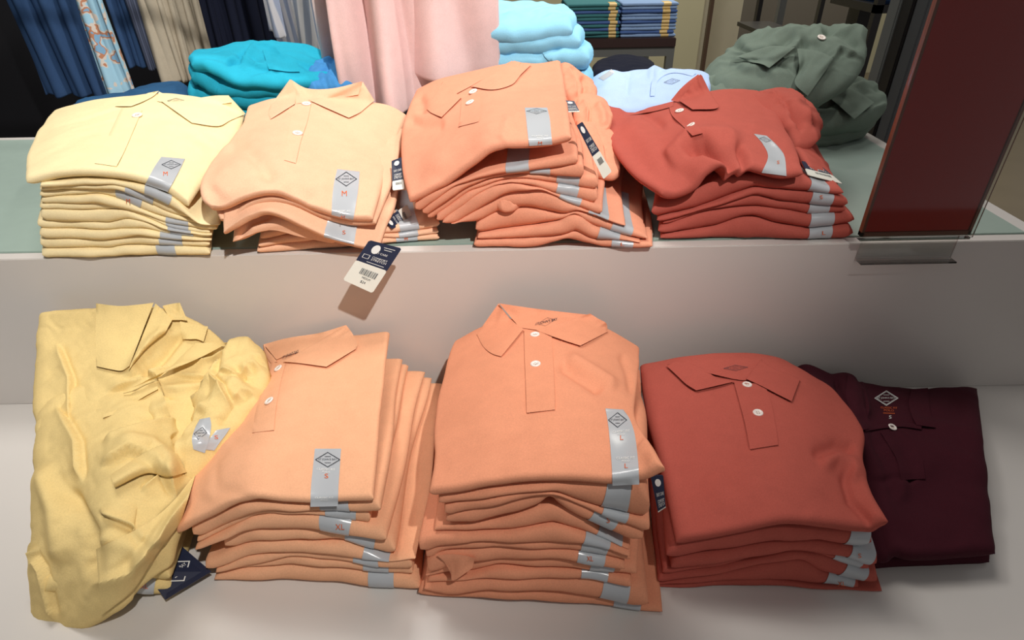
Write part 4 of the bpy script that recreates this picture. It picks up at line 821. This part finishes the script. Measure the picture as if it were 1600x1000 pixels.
# light blue pile
GB = 'sky blue knit shirts piled behind the coral upper pile'
for (lab, fr, bk, ft, sd) in [
 ('sky blue folded shirt at the bottom of the sky blue pile', [(700,150,.40),(800,150,.40),(880,150,.39),(925,140,.40)], [(720,125,.52),(820,125,.52),(910,125,.52)], [], 91),
 ('sky blue folded shirt with drooping right corner in the sky blue pile', [(700,132,.395),(790,128,.395),(860,118,.39),(890,125,.385),(922,117,.39)], [(720,100,.52),(820,98,.52),(915,90,.52)], [('fold',[(850,60),(862,78),(885,95),(900,110)],8,.010),('ridge',[(885,90),(900,100),(915,110)],8,.006),('valley',[(870,118),(890,100),(905,92)],4,.005)], 92),
 ('sky blue folded shirt with puffy front fold, middle of the sky blue pile', [(700,96,.395),(780,88,.395),(850,86,.39),(865,80,.385),(890,78,.385),(922,76,.39)], [(720,70,.52),(820,68,.52),(912,60,.52)], [('fold',[(782,74),(830,76),(858,70),(875,56),(905,60)],7,.012),('ridge',[(862,72),(880,62),(905,64)],6,.008),('valley',[(855,78),(870,66),(850,50)],4,.006)], 93),
 ('sky blue folded shirt beneath the topmost of the sky blue pile', [(700,66,.395),(780,60,.395),(840,58,.39),(870,52,.39),(908,50,.39)], [(720,38,.52),(820,36,.52),(900,36,.52)], [('valley',[(840,45),(852,55),(862,62)],3,.005)], 94),
 ('topmost sky blue folded shirt of the sky blue pile', [(700,46,.395),(775,45,.39),(820,48,.39),(860,40,.39),(895,32,.39)], [(720,5,.52),(800,0,.52),(885,8,.52)], [('fold',[(780,38),(830,40),(885,26)],8,.010)], 95)]:
    patch(LBL, lab, GB, fr, bk, [(fr[0][0]-4, (fr[0][1]+bk[0][1])/2, .46)], [(fr[-1][0]+6, (fr[-1][1]+bk[-1][1])/2+2, .46)], .04, .018, ft, ((.003,.06),), .003, sd, 60, 36)
# olive heap
GO = 'olive green polo shirts heaped at the right end of the upper shelf'
for (lab, fr, bk, L, R_, ft, sd, th) in [
 ('olive green folded shirt at the bottom of the olive heap', [(1150,226,.43),(1200,226,.43),(1262,222,.43),(1310,215,.44),(1355,202,.47)], [(1130,195,.58),(1230,190,.58),(1340,185,.58)], [(1140,210,.5)], [(1362,190,.52)], [], 101, .022),
 ('olive green folded shirt second from the bottom of the olive heap', [(1150,212,.43),(1210,214,.43),(1270,212,.43),(1320,203,.44),(1358,188,.47)], [(1130,180,.58),(1230,175,.58),(1345,168,.58)], [(1140,195,.5)], [(1372,180,.51)], [('ridge',[(1280,195),(1330,190),(1370,172)],6,.006)], 102, .03),
 ('olive green rumpled shirt with looped placket in the middle of the olive heap', [(1150,196,.43),(1215,196,.43),(1265,194,.42),(1300,188,.42),(1330,185,.42),(1372,172,.45)], [(1130,150,.58),(1230,145,.58),(1330,115,.58),(1360,128,.56)], [(1140,175,.5)], [(1386,158,.5)],
   [('ridge',[(1262,178),(1290,178),(1320,174)],5,.008),('valley',[(1285,160),(1310,172),(1335,184)],4,.010),('ridge',[(1300,150),(1330,160),(1345,140)],6,.008)], 103, .045)]:
    rr_, to = patch(OLI, lab, GO, fr, bk, L, R_, th, th * .45, ft, ((.003,.05),), .004, sd, 60, 40)
leaf('placket', to.bvh, [(1295,152),(1310,164),(1322,175),(1335,186)], [(1318,132),(1335,140),(1352,150),(1366,160)], OLI, rr_, .016, .012, .003, bulge=.006)
ro, to = patch(OLI, 'olive green shirt with collar turned outward on top of the olive heap', GO,
 [(1130,135,.42),(1165,142,.41),(1200,145,.40),(1225,150,.39),(1250,150,.39),(1290,142,.39),(1320,126,.42)], [(1100,112,.56),(1140,86,.57),(1165,66,.58),(1202,48,.58),(1238,40,.58),(1280,41,.58),(1322,45,.58),(1340,56,.56)],
 [(1100,124,.5)], [(1344,98,.46),(1354,70,.5)], .06, .026,
 [('fold',[(1100,118),(1145,92),(1200,70),(1245,66),(1300,60)],12,.012),('fold',[(1250,78),(1235,100),(1205,112),(1150,108)],8,.012),('fold',[(1330,112),(1300,100),(1290,120),(1262,148)],10,.012),('valley',[(1145,90),(1175,105),(1198,106),(1240,75)],5,.012),('ridge',[(1150,82),(1200,60),(1260,48)],14,.008),('valley',[(1270,74),(1300,72),(1325,90),(1330,100)],6,.014),('ridge',[(1285,62),(1320,66),(1340,85)],9,.012),('valley',[(1245,75),(1252,110),(1235,140)],4,.010),
  ('ridge',[(1255,80),(1280,100),(1290,130)],12,.008),('valley',[(1140,116),(1190,112),(1225,125),(1238,142)],3,.006),('ridge',[(1150,125),(1190,130),(1220,140)],8,.006)], ((.003,.06),), .012, 104, 100, 70)
collar(to, ro, OLI, None, [([(1145,90),(1170,82),(1205,72),(1242,74)], [(1150,88),(1170,96),(1190,100),(1202,106)], .014, .020, .006), ([(1246,76),(1270,78),(1290,84),(1303,92)], [(1250,112),(1242,125),(1245,135),(1262,150)], .012, .016, .008)], None, [(1283,60)], None, .008)
patch(OLI, 'olive green shirt front panel hanging at the left of the olive heap', GO, [(1098,170,.40),(1130,172,.39),(1170,170,.39),(1235,165,.40)], [(1105,118,.50),(1140,112,.50),(1190,118,.48),(1238,140,.46)], [(1092,140,.45)], [(1245,152,.43)], .05, .02, [('valley',[(1110,150),(1135,128),(1130,115)],4,.014)], ((.003,.04),), .006, 105, 50, 36)

# ------------------------------------------------------------------ red sign in its clear holder
def acrylic():
    m = bpy.data.materials.new('clear_acrylic'); m.use_nodes = True; nt = m.node_tree; nt.nodes.remove(nt.nodes['Principled BSDF'])
    a, g, x = nt.nodes.new('ShaderNodeBsdfTransparent'), nt.nodes.new('ShaderNodeBsdfGlossy'), nt.nodes.new('ShaderNodeMixShader'); fr = nt.nodes.new('ShaderNodeFresnel'); fr.inputs[0].default_value = 1.35
    a.inputs[0].default_value = (.95, .95, .94, 1); g.inputs['Roughness'].default_value = .05
    nt.links.new(fr.outputs[0], x.inputs[0]); nt.links.new(a.outputs[0], x.inputs[1]); nt.links.new(g.outputs[0], x.inputs[2]); nt.links.new(x.outputs[0], nt.nodes['Material Output'].inputs[0]); return m
SIGN = mat_plain('dark_red_print', (176, 30, 22), 0.3, spec=0.25); ACR = acrylic(); BRN = mat_plain('brown_edge', (120, 66, 44), .4)
p = at_y(1340, 366, -.004); sx, sz = float(p[0]), float(p[2])
sg = thing('sign_holder', (sx, -.004, ZU), 'dark red sign in a clear acrylic holder clipped to the upper shelf edge', 'sign')
box('red_sign_panel', sx + .004, sx + .15, -.010, -.006, sz + .006, sz + .40, SIGN, sg, .0005)
boxes('sign_border', [(sx, sx + .004, -.012, -.004, sz, sz + .40), (sx, sx + .154, -.012, -.004, sz, sz + .006), (sx + .15, sx + .154, -.012, -.004, sz, sz + .40)], BRN, sg)
box('acrylic_sleeve', sx - .003, sx + .157, -.0145, -.0125, sz - .003, sz + .40, ACR, sg)
boxes('acrylic_clip', [(sx, sx + .154, -.0145, -.0035, sz - .006, sz - .003), (sx + .01, sx + .147, -.0035, -.001, sz - .04, sz - .003), (sx + .01, sx + .147, -.018, -.0035, sz - .042, sz - .040)], ACR, sg)
# ------------------------------------------------------------------ the store behind
FLOOR = mat_plain('tan_floor', (120, 108, 88), .4, noise=.15, nscale=3); WALL = mat_plain('cream_wall', (176, 170, 140), .8, noise=.06, nscale=2)
DARK = mat_plain('black_metal', (30, 28, 28), .4); GREYM = mat_plain('grey_metal', (104, 106, 104), .45, metal=.2); BROWN = mat_plain('dark_wood', (48, 28, 26), .5)
CREAM = mat_plain('cream_panel', (198, 190, 164), .7, noise=.05); 
tag(box('floor', -5, 6, -2.5, 6.2, -0.02, 0, FLOOR), kind='structure')
tag(box('wall_back', -5, 6, 6.2, 6.3, 0, 3.2, WALL), kind='structure')
def stripes(name, a, b, scale, ang=0.0):
    m = bpy.data.materials.new(name); m.use_nodes = True; nt = m.node_tree; bs = nt.nodes['Principled BSDF']; bs.inputs['Roughness'].default_value = .9
    tc = nt.nodes.new('ShaderNodeTexCoord'); mp = nt.nodes.new('ShaderNodeMapping'); wv = nt.nodes.new('ShaderNodeTexWave'); rp = nt.nodes.new('ShaderNodeValToRGB')
    wv.inputs['Scale'].default_value = scale; wv.bands_direction = 'X'; wv.inputs['Distortion'].default_value = 0.3; mp.inputs['Rotation'].default_value = (0, ang, 0)
    rp.color_ramp.elements[0].color = (*lin(a), 1); rp.color_ramp.elements[1].color = (*lin(b), 1); rp.color_ramp.elements[0].position = .35; rp.color_ramp.elements[1].position = .6
    nt.links.new(tc.outputs['Object'], mp.inputs[0]); nt.links.new(mp.outputs[0], wv.inputs[0]); nt.links.new(wv.outputs[0], rp.inputs[0]); nt.links.new(rp.outputs[0], bs.inputs['Base Color']); return m
def speckle(name, cols, scale):
    m = bpy.data.materials.new(name); m.use_nodes = True; nt = m.node_tree; bs = nt.nodes['Principled BSDF']; bs.inputs['Roughness'].default_value = .9
    tc = nt.nodes.new('ShaderNodeTexCoord'); n = nt.nodes.new('ShaderNodeTexNoise'); n.inputs['Scale'].default_value = scale; rp = nt.nodes.new('ShaderNodeValToRGB'); rp.color_ramp.interpolation = 'CONSTANT'
    rp.color_ramp.elements[0].color = (*lin(cols[0]), 1); rp.color_ramp.elements[1].color = (*lin(cols[1]), 1); rp.color_ramp.elements[1].position = .52
    for k, c in enumerate(cols[2:]): e = rp.color_ramp.elements.new(.58 + .05 * k); e.color = (*lin(c), 1)
    nt.links.new(tc.outputs['Object'], n.inputs[0]); nt.links.new(n.outputs[0], rp.inputs[0]); nt.links.new(rp.outputs[0], bs.inputs['Base Color']); return m
def hanging(name, pxL, pxR, pyB, Y, ztop, m, label, cat, group=None, pleats=3, amp=.012, seed=1, slant=0.0, th=.012, flare=0.0):
    a, b = at_y(pxL, pyB, Y), at_y(pxR, pyB + slant, Y); xl, xr, z0, z1 = a[0], b[0], a[2], b[2]; rs = np.random.RandomState(seed); ph = rs.rand(4) * 6.28
    def mid(us, vs):
        u, v = us[:, None] + 0 * vs[None], vs[None] + 0 * us[:, None]
        x = xl + (xr - xl) * u + flare * (1 - v) * (u - .5); z = (z0 + (z1 - z0) * u) * (1 - v) + ztop * v + .004 * (1 - v) * np.sin(pleats * 6.28 * u + ph[0])
        q = u + .03 * np.sin(3 * v + ph[3])
        y = Y + amp * np.sin(pleats * 6.28 * q + ph[0]) * (1 - .4 * v) + .5 * amp * np.sin(pleats * 11.3 * q + ph[1] + 2 * v) + .3 * amp * np.sin(9 * v + ph[2] + 5 * u)
        return np.stack([x, y, z], -1)
    t = Slab(mid, th, abs(xr - xl), abs(ztop - z0), r=th * .5, wr=None, seed=seed)
    root = thing(name, ((xl + xr) / 2, Y, z0), label, cat, group); t.build('body', m, root, 60, 40); return root, t
PINK = fabric('pale_pink_linen', (228, 198, 196), bump=.2); KHA = fabric('khaki_twill', (170, 160, 142)); DEN = fabric('dark_denim', (52, 78, 116)); DNV = fabric('midnight_cloth', (20, 24, 40), sheen=.05)
GRB = stripes('blue_grey_plaid', (50, 56, 74), (74, 82, 104), 60); STR1 = stripes('white_blue_stripe', (236, 236, 242), (176, 188, 214), 14, .1); STR2 = stripes('white_grey_stripe', (232, 232, 232), (160, 170, 186), 12, -.1)
FLO = speckle('pale_floral', [(150, 190, 210), (200, 190, 180), (176, 120, 90), (120, 160, 190)], 28)
# pink linen close behind the coral pile
gp = 'pale pink linen shirts hanging behind the shelf piles'
hanging('hanging_linen_shirt', 600, 782, 120, .385, 1.72, PINK, 'pale pink linen shirt hanging right above the coral upper pile', 'shirt', gp, 1.3, .018, 201)
rr_, tq = hanging('hanging_linen_shirt', 540, 690, 172, .375, 1.72, PINK, 'pale pink linen shirt with long tail bunched between the peach and coral piles', 'shirt', gp, 1.8, .024, 203, 0)
hanging('hanging_linen_shirt', 512, 600, 138, .47, 1.72, fabric('cream_pink_linen', (226, 202, 196), bump=.2), 'cream-pink linen shirt hanging leftmost beside the striped shirts', 'shirt', gp, 1.6, .016, 205)
tube('garment_rail', [(-.95, .40, 1.72), (.15, .40, 1.72)], .012, GREYM).select_set(False)
tag(bpy.data.objects['garment_rail'], 'grey metal rail carrying the pink linen shirts above the shelf', 'rail')
gs = 'striped shirts on the rack behind the turquoise pile'
hanging('hanging_shirt', 448, 480, 128, 1.05, 1.75, STR1, 'white and blue striped shirt hanging beside the dark garments', 'shirt', gs, 1.0, .009, 211)
hanging('hanging_shirt', 480, 510, 140, 1.0, 1.75, STR2, 'white and grey striped shirt hanging in the middle of the striped shirts', 'shirt', gs, 1.0, .009, 212)
hanging('hanging_shirt', 508, 545, 140, .95, 1.75, STR1, 'white and blue striped shirt hanging beside the cream-pink linen', 'shirt', gs, 1.0, .009, 213)
hanging('hanging_shirt', 420, 446, 50, .98, 1.75, STR1, 'short white and blue striped shirt hem above the dark garments', 'shirt', gs, 1.2, .01, 214, 12)
gk = 'khaki trousers hanging on the rear rack'
for k, (a, b, lab) in enumerate([(258, 286, 'khaki trousers with pocket slit hanging leftmost beside the denim shirts'), (284, 306, 'khaki trousers hanging second of the khaki row'), (304, 324, 'khaki trousers hanging third of the khaki row'), (322, 342, 'khaki trousers hanging last, beside the dark garments')]):
    hanging('hanging_trousers', a, b, 131 - 4 * k, 1.10 + .04 * k, 1.75, KHA, lab, 'trousers', gk, 1.1, .014, 220 + k, th=.02)
gd = 'denim and plaid shirts hanging at the left of the rear rack'
hanging('hanging_shirt', 206, 234, 104, 1.12, 1.75, DEN, 'dark denim shirt hanging beside the floral shirt', 'shirt', gd, 1.4, .012, 231)
hanging('hanging_shirt', 232, 258, 108, 1.10, 1.75, GRB, 'blue-grey plaid shirt hanging between denim and khaki', 'shirt', gd, 1.4, .012, 232)
hanging('hanging_shirt', 168, 208, 150, .95, 1.75, FLO, 'pale blue floral shirt hanging at the far left', 'shirt', None, 1.4, .014, 233)
hanging('hanging_shirt', 70, 172, 150, 1.10, 1.75, DEN, 'blue denim shirt hanging left of the floral shirt', 'shirt', gd, 3, .014, 234)
gn = 'dark navy garments on the rear rack'
for k, (a, b) in enumerate([(338, 366), (364, 398), (396, 432), (428, 452)]):
    hanging('hanging_trousers', a, b, 140, 1.30 + .03 * k, 1.75, DNV, 'midnight navy trousers hanging on the rear rack, %s of the dark row' % ['first', 'second', 'third', 'last'][k], 'trousers', gn, 1.3, .012, 240 + k, th=.02)
tube('rear_rail', [(-1.7, 1.14, 1.77), (-.25, 1.14, 1.77)], .014, GREYM); tag(bpy.data.objects['rear_rail'], 'grey rail of the rear garment rack above the hanging rows', 'rail')
tube('rack_upright', [(-1.72, 1.14, 0), (-1.72, 1.14, 1.9)], .02, GREYM, bpy.data.objects['rear_rail'])
tag(box('wall_left', -3.2, -3.1, -1, 6.2, 0, 3.2, mat_plain('dark_recess', (26, 26, 32), .8)), kind='structure')
tag(box('recess_shade_panel_1', -3.1, -.35, 1.75, 1.8, 0, 2.6, mat_plain('dark_recess', (26, 26, 32), .8)), kind='structure')  # flat panel behind the rack, the recess shade put into its near-black colour
# table with two stacks
Yt = 2.3; a, b = at_y(905, 62, Yt), at_y(1057, 60, Yt); zt = float(a[2]); x0, x1 = float(a[0]) - .28, float(b[0])
tb = thing('display_table', ((x0 + x1) / 2, Yt + .3, 0), 'dark-topped display table with grey metal frame carrying two stacks of folded knits', 'table')
box('table_top', x0, x1, Yt, Yt + .6, zt - .04, zt, BROWN, tb, .003)
boxes('table_frame', [(x0, x1, Yt + .01, Yt + .04, zt - .08, zt - .04), (x0, x1, Yt + .56, Yt + .59, zt - .08, zt - .04)], GREYM, tb)
for lx in (x0, x1 - .035):
    for ly in (Yt + .01, Yt + .555): box('leg', lx, lx + .035, ly, ly + .035, 0, zt - .08, GREYM, tb)
tc1, tc2, tc3 = fabric('sea_green_knit', (60, 112, 116)), fabric('slate_blue_knit', (72, 98, 150)), fabric('washed_blue_knit', (128, 154, 190)); OST = mat_plain('tan_size_sticker', (206, 176, 112), .4)
rs = np.random.RandomState(4)
for si, (pl, pr, sp, cols, nm, gg) in enumerate([(885, 966, 955, [tc1, tc1, tc2, tc1, tc2, tc1, tc1, tc2, tc1, tc1], 'green and blue stack on the far table', 'green and blue folded knits on the display table'), (969, 1054, 1037, [tc3, tc2, tc3, tc3, tc2, tc3, tc3, tc2, tc3, tc3], 'washed blue stack on the far table', 'washed blue folded knits on the display table')]):
    xa, xb, xs_ = [float(at_y(q, 60, Yt + .03)[0]) for q in (pl, pr, sp)]; z = zt
    for k in range(10):
        hh = .0145; o = rs.uniform(-.004, .004, 3)
        def mid(us, vs, xa=xa, xb=xb, z=z, o=o, hh=hh):
            u, v = us[:, None] + 0 * vs[None], vs[None] + 0 * us[:, None]
            return np.stack([xa + o[0] + (xb - xa + o[1]) * u, Yt + .03 + o[2] + .33 * v + .002 * np.sin(9 * u + o[0] * 900), z + hh / 2 + .002 * np.sin(5 * u + 900 * o[1]) * 0], -1)
        t = Slab(mid, hh, xb - xa, .33, r=hh / 2, seed=k); n = 10 - k
        rt = thing('folded_shirt', ((xa + xb) / 2, Yt + .2, z), 'knit shirt %s in the %s' % ((ORD + ['lowest'])[n - 1] if n < 10 else 'lowest', nm), 'shirt', gg)
        t.build('body', cols[k], rt, 10, 6); t.band('size_strip', (xs_ - xa) / (xb - xa) - .07, (xs_ - xa) / (xb - xa) + .07, OST, rt, .2); z += hh
# black pile in front of the table
patch(DNV, 'dark midnight folded garment on a stand before the display table', None, [(925,112,.95),(960,114,.95),(1015,112,.95),(1020,105,.95)], [(930,98,1.15),(970,86,1.15),(1000,90,1.15),(1015,98,1.15)], [(926,104,1.05)], [(1020,102,1.05)], .03, .014, None, ((.002,.05),), .005, 251, 40, 20)
sp_ = at_y(970, 112, 1.05); box('display_stand', float(sp_[0]) - .12, float(sp_[0]) + .12, .9, 1.15, 0, float(sp_[2]) - .03, DARK); tag(bpy.data.objects['display_stand'], 'low black display stand under the dark midnight garment', 'stand')
# wall fixtures to the right
def panel(nm, pl, pr, Y, z0, z1, m, label, cat, dy=.04):
    o = box(nm, float(at_y(pl, 60, Y)[0]), float(at_y(pr, 60, Y)[0]), Y, Y + dy, z0, z1, m); return tag(o, label, cat) if label else tag(o, kind='structure')
panel('wall_panel', 1096, 1106, 3.4, 0, 2.4, CREAM, 'narrow cream upright board beside the display table', 'panel')
panel('wall_panel', 1108, 1152, 3.5, 0, 2.4, CREAM, 'wide cream panel left of the olive heap', 'panel')
panel('wooden_post', 1103, 1108, 3.3, 0, 2.4, mat_plain('brown_post', (92, 70, 54), .5), 'thin brown wooden post between the two cream panels', 'post')
panel('dark_cabinet', 1152, 1335, 4.2, 0, 1.25, mat_plain('taupe_cabinet', (92, 86, 76), .7), 'taupe cabinet far behind the olive heap', 'cabinet', .5)
panel('metal_post', 1176, 1182, 3.0, 0, 2.2, DARK, 'thin black metal post left of the far cabinet', 'post')
panel('metal_post', 1208, 1218, 3.2, 0, 2.2, GREYM, 'grey metal post in front of the far cabinet', 'post')
panel('metal_post', 1270, 1276, 3.2, 0, 2.2, DARK, 'thin black metal post above the olive heap', 'post')
panel('black_column', 1332, 1352, 2.2, 0, 2.2, DARK, 'black square column right above the olive heap', 'column', .1)
bt = thing('low_table', (1.6, 2.9, 0), 'black framed side table seen above the olive heap left side', 'table')
q = at_y(1182, 46, 2.6); q2 = at_y(1206, 46, 2.6); box('table_top', float(q[0]), float(q2[0]) + .1, 2.6, 2.9, float(q[2]) - .02, float(q[2]), DARK, bt)
for lx in (float(q[0]), float(q2[0]) + .08): box('leg', lx, lx + .02, 2.6, 2.62, 0, float(q[2]) - .02, DARK, bt)
rk = thing('shelving_rack', (1.5, 1.9, 0), 'dark shelving rack with blue goods behind the red sign', 'rack')
xa, xb = float(at_y(1356, 60, 1.9)[0]), float(at_y(1500, 60, 1.9)[0])
for lz in (1.36, 1.12, .6): box('shelf_board', xa, xb, 1.9, 2.3, lz - .03, lz, DARK, rk)
for lx in (xa, xb - .03): box('upright', lx, lx + .03, 1.9, 1.93, 0, 2.0, DARK, rk)
GG = 'blue folded garments on the dark rack'
for k in range(3):
    o = box('folded_garment', xa + .03 + .0 * k, xa + .22, 1.93, 2.25, 1.12 + .03 * k, 1.148 + .03 * k, [DEN, tc2, DEN][k], None, .01); tag(o, ['lowest', 'middle', 'topmost'][k] + ' blue folded garment on the dark rack behind the red sign', 'garment', GG)
gp_ = 'grey uprights beside the red sign'
for k, (pa, pb, Y, mm) in enumerate([(1378, 1396, .95, GREYM), (1398, 1420, .9, DARK), (1420, 1442, .85, mat_plain('slate_metal', (70, 72, 74), .5))]):
    x0_, x1_ = float(at_y(pa, 100, Y)[0]), float(at_y(pb, 100, Y)[0])
    o = box('rack_upright', x0_, x1_, Y, Y + .05, 0, 2.1, mm, None, .004); tag(o, ['grey upright post nearest the olive heap', 'black upright post between the grey ones', 'slate grey upright post behind the red sign'][k], 'post', gp_)
